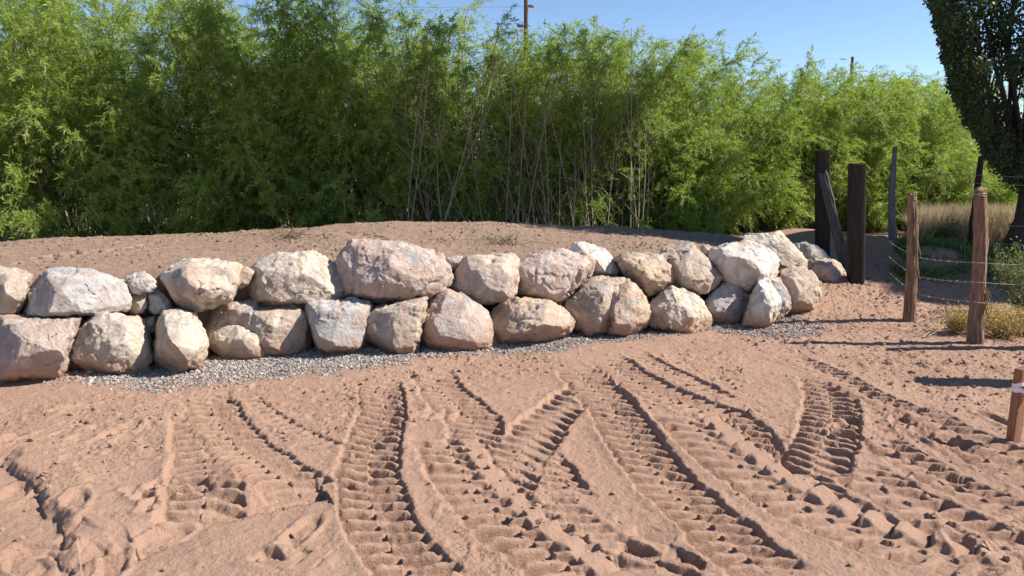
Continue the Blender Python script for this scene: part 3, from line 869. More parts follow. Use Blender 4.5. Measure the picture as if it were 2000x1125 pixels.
boulder(4, [(1280, 285), (1460, 268), (1500, 300), (1547, 390), (1480, 425), (1380, 420), (1310, 400)], [(1400, 310, .1), (1440, 390, .14)], 9.25, PINK, 'pinkish boulder in tree shade in front of the dark tie post', U, 'shaded boulders by the tie posts')

# ------------------------------------------------------------------ gravel and clods
ICO = bmesh.new()
bmesh.ops.create_icosphere(ICO, subdivisions=1, radius=1)
ICO_V = np.array([v.co[:] for v in ICO.verts])
ICO_F = np.array([[v.index for v in f.verts] for f in ICO.faces])
ICO.free()


def scatter_stones(name, x, y, r, tint, mat, seed, squash=.7, sink=.25, zoff=None):
    g = np.random.default_rng(seed)
    n = len(x)
    z = grid_height(x, y) if zoff is None else zoff
    v = ICO_V[None] * (1 + 0.32 * (g.random((n, len(ICO_V), 1)) - .5) * 2)
    v = v * (r[:, None] * (0.7 + 0.6 * g.random((n, 3))))[:, None, :]
    v[:, :, 2] *= squash
    a = g.random(n) * 6.28
    ca, sa = np.cos(a)[:, None], np.sin(a)[:, None]
    vx, vy = v[:, :, 0] * ca - v[:, :, 1] * sa, v[:, :, 0] * sa + v[:, :, 1] * ca
    til = g.normal(size=(n, 2)) * .4
    vz = v[:, :, 2] + vx * til[:, :1] + vy * til[:, 1:]
    P = np.stack([vx + x[:, None], vy + y[:, None], vz + (z + r * (squash - sink) * .6)[:, None]], -1)
    f = ICO_F[None] + (np.arange(n) * len(ICO_V))[:, None, None]
    me = np_mesh(name, P.reshape(-1, 3), f.reshape(-1, 3), smooth=False)
    if tint is not None:
        add_attr(me, 'tint', np.repeat(tint, len(ICO_V)))
    return link(name, me, mat)


g = np.random.default_rng(11)
gx, gy = g.uniform(-5.2, 4.6, 160000), g.uniform(5.0, 9.0, 160000)
keep = g.random(160000) < gravel_amount(gx, gy) ** 1.3
gx, gy = gx[keep][:60000], gy[keep][:60000]
gravel = scatter_stones('gravel', gx, gy, g.uniform(.005, .0125, len(gx)), g.random(len(gx)), M_GRAVEL, 12)
tag(gravel, 'strip of loose grey gravel along the foot of the boulder wall', kind='stuff')

cx_ = g.uniform(-6, 6.5, 60000)
cy_ = g.uniform(2.8, 10.6, 60000)
terr = sstep(.4, .6, cy_ - wall_y(cx_))
dens = 0.05 + 0.25 * sstep(0, .25, noise2(cx_ * 1.3, cy_ * 1.3, 31)) + .04 * terr + .25 * sstep(2.2, 3.6, cx_)
keep = g.random(60000) < dens
cx_, cy_ = cx_[keep], cy_[keep]
clods = scatter_stones('soil_clods', cx_, cy_, 0.004 + 0.017 * g.random(len(cx_)) ** 4, None, M_SOIL, 13, .75, .3)
add_attr(clods.data, 'terrace', np.repeat(sstep(.4, .6, cy_ - wall_y(cx_)) * (1 - sstep(3.4, 4.6, cx_)), len(ICO_V)))
tag(clods, 'crumbs and small clods of reddish soil strewn over the bare ground', kind='stuff')


# ------------------------------------------------------------------ foliage
def leaf_quads(P, D, length, width, g, tint, droop=0.0, wide=.45, face=None):
    """rhombic leaves at P along unit D; returns verts, faces, tint"""
    n = len(P)
    rnd = g.normal(size=(n, 3))
    if face is not None:
        rnd = rnd * .5 + face
    S = np.cross(D, rnd)
    S /= np.linalg.norm(S, axis=1)[:, None] + 1e-9
    L_, W_ = np.broadcast_to(length, (n,))[:, None], np.broadcast_to(width, (n,))[:, None]
    tip = P + D * L_
    tip[:, 2] -= droop * L_[:, 0]
    mid = P + D * L_ * wide
    V = np.stack([P, mid + S * W_ * .5, tip, mid - S * W_ * .5], 1).reshape(-1, 3)
    Fq = np.arange(n * 4).reshape(-1, 4)
    return V, Fq, np.repeat(tint, 4)


def willow(cx, cy, radius, height, seed, label, n_stems=74, twigs=36, leaves=30, bare=0.0, dead=0, tint0=.5, low=.15, leafscale=.86, skirt=.42, group='willow thicket behind the terrace'):
    g = np.random.default_rng(seed)
    z0 = float(base_height(np.array([cx]), np.array([cy]))[0]) - .05
    root = empty('willow_shrub', (cx, cy, z0), label, 'shrub', group)
    b = g.normal(size=(n_stems, 2)) * radius * .28
    ang = np.where(g.random(n_stems) < .35, g.random(n_stems) * 2 * np.pi, -np.pi / 2 + g.normal(size=n_stems) * .85)
    reach = radius * (0.25 + 0.85 * np.sqrt(g.random(n_stems)))
    tipz = height * np.clip(1.0 - 0.75 * (g.random(n_stems) ** 1.3) * (0.35 + .65 * reach / radius), low, 1.0)
    skirt = np.arange(n_stems) < n_stems * (skirt if not dead else .25)
    tipz = np.where(skirt, height * g.uniform(.10, .62, n_stems), tipz)
    reach = np.where(skirt, radius * g.uniform(.6, 1.05, n_stems), reach)
    p0 = np.stack([b[:, 0], b[:, 1], np.zeros(n_stems)], 1)
    p2 = np.stack([b[:, 0] * .4 + np.cos(ang) * reach, b[:, 1] * .4 + np.sin(ang) * reach, tipz], 1)
    p1 = (p0 * .75 + p2 * .25)
    p1[:, 2] = tipz * (.62 + .2 * g.random(n_stems))
    tt = np.linspace(0, 1, 9)[:, None]
    paths, radii = [], []
    for i in range(n_stems):
        c = (1 - tt) ** 2 * p0[i] + 2 * tt * (1 - tt) * p1[i] + tt ** 2 * p2[i]
        c[1:-1] += g.normal(size=(7, 3)) * .025
        paths.append(c)
        radii.append(np.linspace(.014, .004, 9))
    tube_obj('stems', paths, radii, M_STEM, root, 3)
    # twigs with leaves
    ns = n_stems * twigs
    si = np.repeat(np.arange(n_stems), twigs)
    t = 1 - .60 * g.random(ns) ** 1.3
    tb = t[:, None]
    base = (1 - tb) ** 2 * p0[si] + 2 * tb * (1 - tb) * p1[si] + tb ** 2 * p2[si]
    tang = unit(2 * (1 - tb) * (p1[si] - p0[si]) + 2 * tb * (p2[si] - p1[si]))
    outw = unit(np.concatenate([base[:, :2], np.zeros((ns, 1))], 1))
    td = unit(tang * .35 + outw * .45 + g.normal(size=(ns, 3)) * .62 + np.array([0, 0, .12]))
    tl = (0.17 + .30 * g.random(ns)) * (0.8 + .2 * radius)
    keep = g.random(ns) >= bare * (base[:, 2] < height * .8)
    base, td, tl, t, outw = base[keep], td[keep], tl[keep], t[keep], outw[keep]
    ns = len(base)
    li = np.repeat(np.arange(ns), leaves)
    q = np.tile(np.linspace(.12, 1, leaves), ns) + g.normal(size=ns * leaves) * .02
    P = base[li] + td[li] * (tl[li] * q)[:, None]
    P[:, 2] -= 0.38 * tl[li] * q ** 2
    D = unit(td[li] * .75 + g.normal(size=P.shape) * .5 + np.array([0, 0, -.12]))
    tw_t = np.clip(tint0 + g.normal(size=ns) * .16, 0, 1)
    tint = np.clip(tw_t[li] + g.normal(size=len(li)) * .12, 0, 1)
    V, Fq, T = leaf_quads(P, D, leafscale * (.07 + .05 * g.random(len(P))), leafscale * (.013 + .006 * g.random(len(P))), g, tint, .12, .45, outw[li] * .65 + np.array([0, 0, .55]))
    me = np_mesh('foliage', V, Fq, smooth=False)
    add_attr(me, 'tint', T)
    link('foliage', me, M_WILLOW, root)
    if dead:
        paths, radii = [], []
        for i in range(dead):
            a = g.random() * 6.28
            s0 = np.array([np.cos(a), np.sin(a), 0]) * radius * .75 * g.random()
            s0[1] -= radius * .35
            hgt = height * g.uniform(.45, 1.0)
            e = s0 + np.array([g.normal() * .50, -abs(g.normal()) * .32, hgt])
            m1 = s0 * .6 + e * .4 + g.normal(size=3) * .16
            c = (1 - tt) ** 2 * s0 + 2 * tt * (1 - tt) * m1 + tt ** 2 * e
            paths.append(c)
            radii.append(np.linspace(.011, .004, 9))
            for k in range(8):
                u = g.uniform(.35, .98)
                pz = c[int(u * 8)]
                d = unit(np.array([g.normal() * .6, -abs(g.normal()) * .5, .5 + g.random()]))
                d2 = d + np.array([0, 0, -.6 * g.random()])
                l = g.uniform(.2, .6)
                paths.append(np.stack([pz, pz + d * l * .5, pz + d * l * .5 + d2 * l * .5]))
                radii.append(np.array([.005, .004, .0025]))
        tube_obj('dead_stems', paths, radii, M_DEAD, root, 3)
    return root


def px_shrub(px, top, depth, radius, seed, label, **kw):
    p = at(px, top, depth)
    z0 = float(base_height(np.array([p[0]]), np.array([depth]))[0]) - .05
    return willow(p[0], depth, radius, p[2] - z0 - .22, seed, label, **kw)


px_shrub(-130, -60, 12.4, 1.7, 1, 'willow shrub at the far left, its leafy side running out of the frame', tint0=.45)
px_shrub(110, -45, 12.6, 1.7, 2, 'tall willow shrub rising past the top edge, with bright outer sprays at the left', tint0=.55)
px_shrub(330, -15, 12.9, 1.6, 3, 'willow shrub left of centre with a deeply shaded foot behind the cream boulders', tint0=.52)
px_shrub(520, -18, 13.1, 1.6, 4, 'dense green willow shrub above the notched cream boulder', tint0=.5)
px_shrub(700, 5, 13.3, 1.55, 5, 'green willow shrub above the largest pinkish boulder, left of the bare stems', tint0=.5, low=.25)
px_shrub(850, 36, 13.8, 1.5, 6, 'willow shrub with a hollow of bare tan stems left of the near utility pole', bare=.38, dead=60, tint0=.5, n_stems=64)
px_shrub(1010, 84, 14.2, 1.5, 7, 'thin half dead willow shrub straight below the near utility pole', bare=.42, dead=64, tint0=.45, n_stems=62)
px_shrub(1160, 62, 14.5, 1.5, 8, 'greyish willow shrub with many dry upright stems right of the near utility pole', bare=.36, dead=52, tint0=.55, n_stems=66)
px_shrub(1300, 62, 14.9, 1.55, 9, 'pointed bright willow shrub standing tallest right of the pole', tint0=.6)
px_shrub(1420, 180, 15.6, 1.5, 10, 'lower bright green willow shrub behind the wall end', tint0=.62)
px_shrub(1520, 110, 16.4, 1.5, 11, 'willow shrub with feathery pale tips left of the distant pole', tint0=.64)
px_shrub(1640, 135, 17.0, 1.6, 12, 'yellow green willow shrub behind the dark tie posts', tint0=.68)
px_shrub(1770, 150, 17.8, 1.7, 13, 'yellow green willow shrub behind the thin grey post', tint0=.72)
px_shrub(1880, 240, 18.6, 1.7, 14, 'lowest willow shrub at the right, behind the cedar posts and poplar', tint0=.68)
# second rank: taller, only tops show between the front ones
for i, (px, top, dep, lab) in enumerate([
        (30, -70, 14.6, 'willow shrub of the back rank, leftmost, top out of the frame'),
        (230, -40, 14.9, 'back willow shrub whose tip breaks the skyline at the first blue gap'),
        (440, -25, 15.0, 'back willow shrub left of centre with wispy tips against the sky'),
        (610, -25, 15.3, 'back willow shrub with wispy tips just left of the largest boulder'),
        (800, 8, 15.6, 'back willow shrub whose rounded top meets the sky left of the near pole'),
        (950, 66, 16.0, 'back willow shrub touching the foot of the near pole in view'),
        (1110, 52, 16.5, 'back willow shrub with pale tips just right of the near pole'),
        (1240, 60, 17.0, 'back willow shrub between the pale tipped one and the pointed one'),
        (1370, 150, 17.6, 'back willow shrub on the falling skyline right of the pointed one'),
        (1590, 138, 18.8, 'back willow shrub directly under the distant pole'),
        (1710, 132, 19.4, 'back willow shrub just right of the distant pole'),
        (1830, 150, 20.2, 'back willow shrub whose top meets the poplar'),
        (1960, 300, 20.8, 'back willow shrub seen under the poplar crown at the right edge')]):
    px_shrub(px, top, dep, 1.8, 60 + i, lab, n_stems=88, twigs=30, leaves=24, skirt=.06, tint0=.55 + .012 * i, low=.3)


def crown_leaves(name, blobs, per, size, g, mat, parent, leaf_w=.8, tint=(.2, .9)):
    """leaves on the shells and through the volume of many clumps"""
    VV, FF, TT, off = [], [], [], 0
    for (x, y, z, rx, rz) in blobs:
        n = int(per * min(1.0, .08 + (rx / .16) ** 2))
        d = unit(g.normal(size=(n, 3)))
        r = g.random(n) ** .45
        P = np.array([x, y, z]) + d * r[:, None] * np.array([rx, rx, rz])
        D = unit(g.normal(size=(n, 3)) + d * .5 + np.array([0, 0, -.3]))
        V, Fq, T = leaf_quads(P, D, size * (.7 + .6 * g.random(n)), size * leaf_w * (.7 + .6 * g.random(n)), g, np.clip(g.normal(.5, .2, n), *tint), .1, .45)
        VV.append(V)
        FF.append(Fq + off)
        TT.append(T)
        off += len(V)
    me = np_mesh(name, np.concatenate(VV), np.concatenate(FF), smooth=False)
    add_attr(me, 'tint', np.concatenate(TT))
    return link(name, me, mat, parent)


def limb(p, q, bend, g, k=8):
    t = np.linspace(0, 1, k)[:, None]
    m = (np.array(p) + np.array(q)) / 2 + np.array(bend)
    c = (1 - t) ** 2 * np.array(p) + 2 * t * (1 - t) * m + t ** 2 * np.array(q)
    c[1:-1] += g.normal(size=(k - 2, 3)) * .03
    return c


# ------------------------------------------------------------------ poplar at the right edge
def poplar():
    g = np.random.default_rng(77)
    dep = 11.2
    b = at(1990, 492, dep)
    root = empty('poplar_tree', b, 'dark upright poplar with many steep limbs at the right edge', 'tree')
    P = lambda x, y, dd=0: at(x, y, dep + dd) - b
    tube_obj('trunk', [np.stack([P(1978, 500), P(1985, 470), P(2000, 430), P(2006, 395), P(2012, 340), P(2015, 200), P(2018, 0), P(2020, -300)])], [np.array([.20, .15, .13, .125, .12, .10, .08, .03])], M_BARK, root, 10)
    tips = [(1830, -40), (1862, -120), (1900, -80), (1935, -160), (1975, -200), (2040, -260), (2090, -200), (2140, -120), (2180, -60), (1868, 60), (1905, 120), (2120, 80), (1955, 60), (2060, 20)]
    paths, radii = [], []
    for i, (x, y) in enumerate(tips):
        dd = g.uniform(-.9, .9)
        s = P(2008 + g.uniform(-6, 6), 395 - g.uniform(0, 70))
        e = P(x, y, dd)
        c = limb(s, e, (.10 * (s[0] - e[0]) * -1, 0, -.15), g)
        paths.append(c)
        radii.append(np.linspace(.055, .012, 8))
        for k in range(9):
            q = c[g.integers(2, 8)]
            e2 = q + unit(np.array([g.normal() * .35, g.normal() * .35, 1.0])) * g.uniform(.5, 1.1)
            paths.append(limb(q, e2, (0, 0, 0), g, 4))
            radii.append(np.linspace(.014, .005, 4))
    tube_obj('limbs', paths, radii, M_BARK, root, 4)
    # leaf clumps follow the crown outline
    left = lambda y: np.interp(y, [-400, -60, 0, 60, 130, 180, 220, 290, 330, 360], [1880, 1812, 1822, 1842, 1856, 1866, 1890, 1925, 1962, 2000])
    blobs = []
    while len(blobs) < 400:
        y = g.uniform(-380, 345)
        lx = left(y)
        r = g.uniform(.10, .26)
        x = g.uniform(lx, 2040 + (2040 - lx) * .95)
        if g.random() < .25:
            x = lx + g.uniform(0, 25)
        x = max(x, lx + r * F / dep * .85)
        p = P(x, y, g.uniform(-1, 1) * min(1.3, (2040 - lx) / F * dep * .9 + .2))
        blobs.append((*p, r, r * 1.35))
    for q in range(110):
        y = g.uniform(-60, 330)
        blobs.append((*P(left(y) + g.uniform(-9, 16), y, g.uniform(-.5, .5)), g.uniform(.03, .075), g.uniform(.05, .10)))
    # hanging sprays by the trunk
    bl = [(*P(1995 + g.uniform(-8, 20), y, g.uniform(-.2, .2)), .06, .10) for y in np.linspace(350, 440, 4)]
    crown_leaves('crown', blobs + bl, 200, .045, g, M_POPLAR, root, .85)


poplar()


# ------------------------------------------------------------------ cottonwoods beyond the right edge whose shade falls on the thicket
def shade_tree(name, base, targets, t, per, size, label, seed):
    g = np.random.default_rng(seed)
    root = empty(name, (*base, 0), label, 'tree')
    b = np.array([*base, 0.0])
    blobs, paths, radii = [], [], []
    cen = []
    for (x, y, z, r) in targets:
        c = np.array([x, y, z]) + np.array(SUN) / math.cos(SUN_EL) * (t + g.uniform(-1, 1)) - b
        cen.append(c)
        for k in range(5):
            d = unit(g.normal(size=3)) * r * .62
            blobs.append((*(c + d), r * .5, r * .5))
    fork = np.array([0, 0, min(c[2] for c in cen) * .62])
    top = np.array([0, 0, np.mean([c[2] for c in cen])])
    tr = np.stack([np.array([0, 0, -.2]), np.array([0, 0, .5]), fork * .5, fork, (fork + top) / 2, top])
    tube_obj('trunk', [tr], [np.array([.55, .45, .38, .33, .22, .10])], M_BARK, root, 10)
    for c in cen:
        paths.append(limb(fork * g.uniform(.8, 1.2), c, (0, 0, .6), g))
        radii.append(np.linspace(.13, .03, 8))
    tube_obj('limbs', paths, radii, M_BARK, root, 5)
    crown_leaves('crown', blobs, per, size, g, M_SHADE, root, .9)


shade_tree('cottonwood_tree', (13.5, 10.7), [(-7.4, 12.2, .4, 1.0), (-6.4, 11.9, .4, 1.1), (-5.4, 11.7, .6, 1.1), (-4.4, 11.7, 1.4, 1.0), (-3.6, 11.7, .7, 1.1), (-3.0, 11.9, 1.4, .9), (-2.2, 12.0, .6, 1.0), (-1.3, 12.4, .7, .8), (-5.6, 11.7, 1.2, .7), (-.5, 12.8, .4, .7)], 18.0, 1700, .22,
           'tall cottonwood beyond the right edge whose shade darkens the left of the thicket', 5)
shade_tree('cottonwood_tree', (18.5, 10.6), [(4.5, 10.3, .4, 1.0), (5.5, 10.6, .4, 1.1), (6.6, 11.4, .3, 1.2), (3.8, 11.3, .6, 1.0), (7.5, 11.1, 2, 1.2), (7.5, 11.1, 3.8, 1.3), (7.8, 11.2, 5.4, 1.3), (8.8, 11.3, 3, 1.2), (6.8, 11.1, 4.6, 1.0), (6.0, 9.4, .5, 1.0), (7.2, 9.6, .6, 1.1), (7.6, 11.2, .5, 1.1), (3.2, 12.2, .6, .8), (3.6, 10.7, .4, .8), (2.9, 11.1, .5, .8), (2.2, 11.6, .5, .8), (3.2, 13.2, .1, .9), (4.4, 13.4, .1, 1.0)], 12.5, 700, .20,
           'second cottonwood beyond the right edge whose shade falls on the tie posts', 6)


# ------------------------------------------------------------------ fence posts
def rough_post(name, base, top, r0, r1, seed, mat, label, cat='fence post', group=None, lobes=.32, n=64, k=90, square=False, wob=.02):
    g = np.random.default_rng(seed)
    base, top = np.array(base), np.array(top)
    root = empty(name, base, label, cat, group)
    hgt = np.linalg.norm(top - base)
    ax = (top - base) / hgt
    zz = np.linspace(-.15, hgt, k)
    an = np.linspace(0, 2 * np.pi, n, endpoint=False)
    A, Zt = np.meshgrid(an, zz)
    rad = r0 + (r1 - r0) * np.clip(Zt / hgt, 0, 1)
    tw = A + .35 * Zt
    pts = np.stack([np.cos(tw) * 2.0, np.sin(tw) * 2.0, Zt * .9], -1).reshape(-1, 3)
    fl = (np.abs(noise3(pts * np.array([3.2, 3.2, 1.1]), seed)) * 2).reshape(A.shape)
    fn = noise3(pts * np.array([9, 9, 2.2]), seed + 1).reshape(A.shape)
    lm = noise3(pts * np.array([.8, .8, 1.6]), seed + 2).reshape(A.shape)
    rad = rad * (1 - lobes * .55 + lobes * fl + .20 * fn + .22 * lm)
    if square:
        c, s = np.abs(np.cos(A)), np.abs(np.sin(A))
        rad = (r0 + (r1 - r0) * np.clip(Zt / hgt, 0, 1)) / ((c ** 8 + s ** 8) ** .125) * (1 + .05 * fn + .03 * lm)
    bend = wob * np.sin(Zt * 2.5 + seed)
    e1 = unit(np.cross(ax, [0, 1, 0]))
    e2 = np.cross(ax, e1)
    ctr = ax * Zt[..., None] + e1 * bend[..., None] * (0 if square else 1)
    V = ctr + e1 * (np.cos(A) * rad)[..., None] + e2 * (np.sin(A) * rad)[..., None]
    # broken, uneven top
    V[-1] += ax * (noise2(an * 2, an * 0, seed) * (.01 if square else .05))[:, None]
    V = V.reshape(-1, 3)
    i = np.arange(k - 1)[:, None] * n
    j = np.arange(n)[None]
    q = np.stack([i + j, i + (j + 1) % n, i + n + (j + 1) % n, i + n + j], -1).reshape(-1, 4)
    V = np.vstack([V, [ctr[-1, 0] - ax * .012]])
    last = (k - 1) * n
    cap = np.stack([np.full(n // 2, len(V) - 1), last + np.arange(0, n, 2), last + (np.arange(0, n, 2) + 1) % n, last + (np.arange(0, n, 2) + 2) % n], -1)
    link('shaft', np_mesh('shaft', V, np.vstack([q, cap])), mat, root)
    return root, ax, hgt


GP = 'rough cedar posts of the barbed wire fence'
pA0, pA1 = on_ground(1907, 674), at(1912, 370, on_ground(1907, 674)[1] + .02)
pB0, pB1 = on_ground(1775, 631), at(1782, 379, on_ground(1775, 631)[1] + .02)
postA, axA, hA = rough_post('cedar_post', pA0, pA1, .070, .052, 21, M_CEDAR, 'thicker reddish cedar fence post in front, with shaggy peeling bark', group=GP)
postB, axB, hB = rough_post('cedar_post', pB0, pB1, .060, .046, 22, M_CEDAR, 'thinner reddish cedar fence post farther back, nearer the boulders', group=GP)


def post_dressing(root, ax, hgt, r, seed):
    g = np.random.default_rng(seed)
    for q in range(5):
        a = g.uniform(-.6, .9)
        z1 = g.uniform(.25, .7) * hgt
        l = g.uniform(.10, .24)
        p = ax * z1 + np.array([math.cos(a) * r * .95, -abs(math.sin(a)) * r * .95, 0])
        o = np.array([g.uniform(.02, .05), -.015, 0])
        pts = np.stack([p, p + o * .5 - np.array([0, 0, l * .4]), p + o * 1.3 - np.array([0, 0, l])])
        tube_obj('bark_strip', [pts], [np.array([.007, .006, .002])], M_CEDAR, root, 4)
    an = np.linspace(0, 2 * np.pi * 2.2, 50)
    ring = ax * (hgt * .965) + np.stack([np.cos(an) * r * .86, np.sin(an) * r * .86, .016 * np.sin(an * .7)], 1)
    tube_obj('wire_wrap', [ring], [np.full(50, .0028)], M_WIRE, root, 4)


post_dressing(postA, axA, hA, .066, 31)
post_dressing(postB, axB, hB, .052, 32)

rough_post('cedar_post', (4.85, 6.6, -.05), (4.85, 6.6, 1.32), .07, .055, 23, M_CEDAR, 'cedar fence post just outside the right edge, next along the wires', group=GP)
rough_post('cedar_post', (4.7, 5.6, -.05), (4.72, 5.6, 1.42), .13, .11, 24, M_CEDAR, 'unseen stout post added outside the right edge to cast a shadow beyond the stake', group=GP)  # unseen post, added only to throw the broad shadow onto the soil
GT = 'creosoted tie posts of the fence corner'
dC, dD = 9.15, 10.0
zC = float(grid_height([at(1672, 545, dC)[0]], [dC])[0])
cbase = at(1672, 540, dC)
rough_post('tie_post', (cbase[0], dC, zC - .05), at(1674, 319, dC), .082, .080, 41, M_TIE, 'dark squared tie post, the shorter and nearer of the corner pair', group=GT, square=True)
dbase = at(1608, 505, dD)
zD = float(grid_height([dbase[0]], [dD])[0])
rough_post('tie_post', (dbase[0], dD, min(zD, dbase[2]) - .05), at(1606, 294, dD), .078, .076, 42, M_TIE, 'dark squared tie post, the taller one farther back', group=GT, square=True)
tag(rough_post('brace_rail', at(1652, 525, 9.6), at(1607, 338, 9.85), .062, .058, 43, M_BRACE, 'grey diagonal brace timber leaning between the two tie posts', 'brace', wob=.004)[0])
e0 = at(1742, 485, 11.5)
rough_post('wooden_post', (e0[0], 11.5, float(grid_height([e0[0]], [11.5])[0]) - .05), at(1747, 287, 11.5), .062, .030, 44, M_GREYWOOD, 'thin grey weathered post alone right of the tie posts', 'fence post')
f0 = at(1896, 500, 10.2)
rough_post('wooden_post', (f0[0], 10.2, float(grid_height([f0[0]], [10.2])[0]) - .05), at(1914, 306, 10.2), .042, .034, 45, M_TIE, 'thin dark post showing its top above the thicker cedar post', 'fence post')


# ------------------------------------------------------------------ barbed wire
def barbed(name, pts, sag, label, group, seed, r=.0017, step=.13):
    g = np.random.default_rng(seed)
    P = [np.array(p) for p in pts]
    line = []
    for a, b in zip(P[:-1], P[1:]):
        t = np.linspace(0, 1, 60)[:, None]
        c = a + (b - a) * t
        c[:, 2] -= (sag * 4 * t * (1 - t))[:, 0]
        line.append(c[:-1] if b is not P[-1] else c)
    c = np.concatenate(line)
    s = np.concatenate([[0], np.cumsum(np.linalg.norm(np.diff(c, axis=0), axis=1))])
    w = s / .05 * 2 * np.pi
    o = np.stack([np.zeros_like(w), np.cos(w), np.sin(w)], 1) * r * .9
    paths, radii = [c + o, c - o], [r, r]
    for d in np.arange(.07, s[-1], step):
        p = np.array([np.interp(d, s, c[:, q]) for q in range(3)])
        for k in range(2):
            v = unit(g.normal(size=3)) * .016
            paths.append(np.stack([p - v, p, p + v]))
            radii.append(np.array([.0010, .0022, .0010]))
    o = tube_obj(name, paths, radii, M_WIRE, None, 4)
    tag(o, label, 'barbed wire', group)


yA, yB, yC = pA0[1] - .02, pB0[1] - .02, dC
GW = 'barbed wire strands on the cedar posts'
for i, (rowE, rowA, rowB, rowC, lab) in enumerate([
        (517, 513, 502, 470, 'uppermost barbed wire strand strung between the two cedar posts'),
        (557, 551, 540, 500, 'middle barbed wire strand strung between the two cedar posts'),
        (606, 590, 574, 531, 'lowest barbed wire strand strung between the two cedar posts')]):
    barbed('barbed_wire', [at(2102, rowE, 6.6), at(1907, rowA, yA - .08), at(1790, rowB, yB), at(1735, rowC, 8.9)], .012, lab, GW, 300 + i)
barbed('barbed_wire', [at(1768, 594, yB), at(1735, 566, 8.9)], .01, 'short barbed wire strand near the ground left of the thinner cedar post', GW, 310)
GW2 = 'barbed wire strands of the farther fence'
for i, (row0, row1, lab) in enumerate([(330, 342, 'highest thin wire of the farther fence above the cedar post top'), (345, 358, 'second thin wire of the farther fence at the cedar post top'), (436, 438, 'thin wire of the farther fence crossing in front of the dry grass'), (470, 474, 'lowest thin wire of the farther fence at the foot of the dry grass')]):
    barbed('barbed_wire', [at(1745, row0, 11.45), at(1908, row1, 10.15), at(2110, row1 + 2, 9.9)], .02, lab, GW2, 320 + i, .0019, .2)


# ------------------------------------------------------------------ survey stake with flagging tape
def stake():
    b = on_ground(1978, 863)
    b[2] = float(grid_height([b[0]], [b[1]])[0])
    t = at(1982, 719, b[1])
    root = empty('survey_stake', b, 'short square wooden stake with flagging tape at the right edge', 'stake')
    hgt = t[2] - b[2]
    bm = bmesh.new()
    w = .033
    bmesh.ops.create_cube(bm, size=1)
    for v in bm.verts:
        v.co = Vector((v.co.x * w * 2, v.co.y * w * 1.5, (v.co.z + .5) * (hgt + .12) - .12))
        if v.co.z > 0:
            v.co.x += .010
            v.co.z += .006 * (1 if v.co.x > 0 else -1)
    bmesh.ops.bevel(bm, geom=list(bm.edges), offset=.003, segments=2, affect='EDGES')
    bmesh.ops.rotate(bm, verts=bm.verts, cent=(0, 0, 0), matrix=Matrix.Rotation(R(22), 3, 'Z'))
    me = bpy.data.meshes.new('shaft')
    bm.to_mesh(me)
    bm.free()
    link('shaft', me, M_STAKE, root)
    g = np.random.default_rng(4)

    def band(z0, tilt, width, rr, turns, nm):
        an = np.linspace(0, 2 * np.pi * turns, int(60 * turns))
        c, s = np.abs(np.cos(an + R(-22))), np.abs(np.sin(an + R(-22)))
        rad = rr / ((c ** 6 + (s * 1.28) ** 6) ** (1 / 6))
        x, y = np.cos(an) * rad + .008, np.sin(an) * rad
        z = z0 + tilt * np.cos(an) + .006 * np.sin(an * 3.3)
        V = np.stack([np.stack([x, y, z - width * (.5 + .2 * np.sin(an * 2.1))], 1), np.stack([x * 1.02, y * 1.02, z + width * (.5 + .2 * np.cos(an * 1.7))], 1)], 1).reshape(-1, 3)
        i = np.arange(len(an) - 1)[:, None] * 2
        link(nm, np_mesh(nm, V, np.concatenate([i, i + 2, i + 3, i + 1], 1)), M_RIBBON, root)
    band(hgt * .80, .010, .020, .0385, 1.1, 'tape')
    band(hgt * .70, -.012, .022, .0400, 1.2, 'tape')

    def tail(p, d, l, wd, nm):
        s = np.linspace(0, 1, 24)[:, None]
        d = np.array(d)
        side = unit(np.cross(d, [0, .6, .4]))
        c = np.array(p) + d * l * s + np.array([0, 0, -.6 * l]) * s ** 2 + np.array([.006, -.01, 0]) * np.sin(s * 14)
        tw = s * 3.5
        sd = side * np.cos(tw) + np.array([0, 1, 0]) * np.sin(tw)
        V = np.stack([c - sd * wd * .5, c + sd * wd * .5], 1).reshape(-1, 3)
        i = np.arange(23)[:, None] * 2
        link(nm, np_mesh(nm, V, np.concatenate([i, i + 2, i + 3, i + 1], 1)), M_RIBBON, root)
    tail((.03, -.03, hgt * .80), (.9, -.1, .2), .10, .024, 'tape_tail')
    tail((.03, -.03, hgt * .76), (.35, -.2, -.5), .13, .026, 'tape_tail')
    tail((.025, -.032, hgt * .78), (.6, -.3, .45), .07, .022, 'tape_tail')


stake()


# ------------------------------------------------------------------ utility poles and lines
def utility_pole(px, top, foot, depth, r, label, arms):
    t, b = at(px, top, depth), at(px, foot, depth)
    b[2] = 0
    root = empty('utility_pole', b, label, 'utility pole')
    tube_obj('pole', [np.stack([[0, 0, -.3], [0, 0, t[2] * .5], [0, 0, t[2]]])], [np.array([r * 1.25, r * 1.1, r])], M_POLE, root, 14)
    for (x0, x1, y, nm) in arms:
        p, q = at(x0, y, depth) - b, at(x1, y - 1, depth) - b
        a = tube_obj('bracket', [np.stack([p, q])], [np.full(2, r * .28)], M_POLE, root, 8)
        if nm:
            ins = np.stack([q + [0, 0, -.05 * r / .15], q + [0, 0, .04], q + [0, 0, .12], q + [0, 0, .2]]) if False else np.stack([q + np.array([-.16, 0, .02]), q + np.array([-.05, 0, .03]), q + np.array([.06, 0, .02]), q + np.array([.16, 0, 0])])
            tube_obj('insulator', [ins], [np.array([.05, .08, .08, .04])], M_INSUL, a, 12)


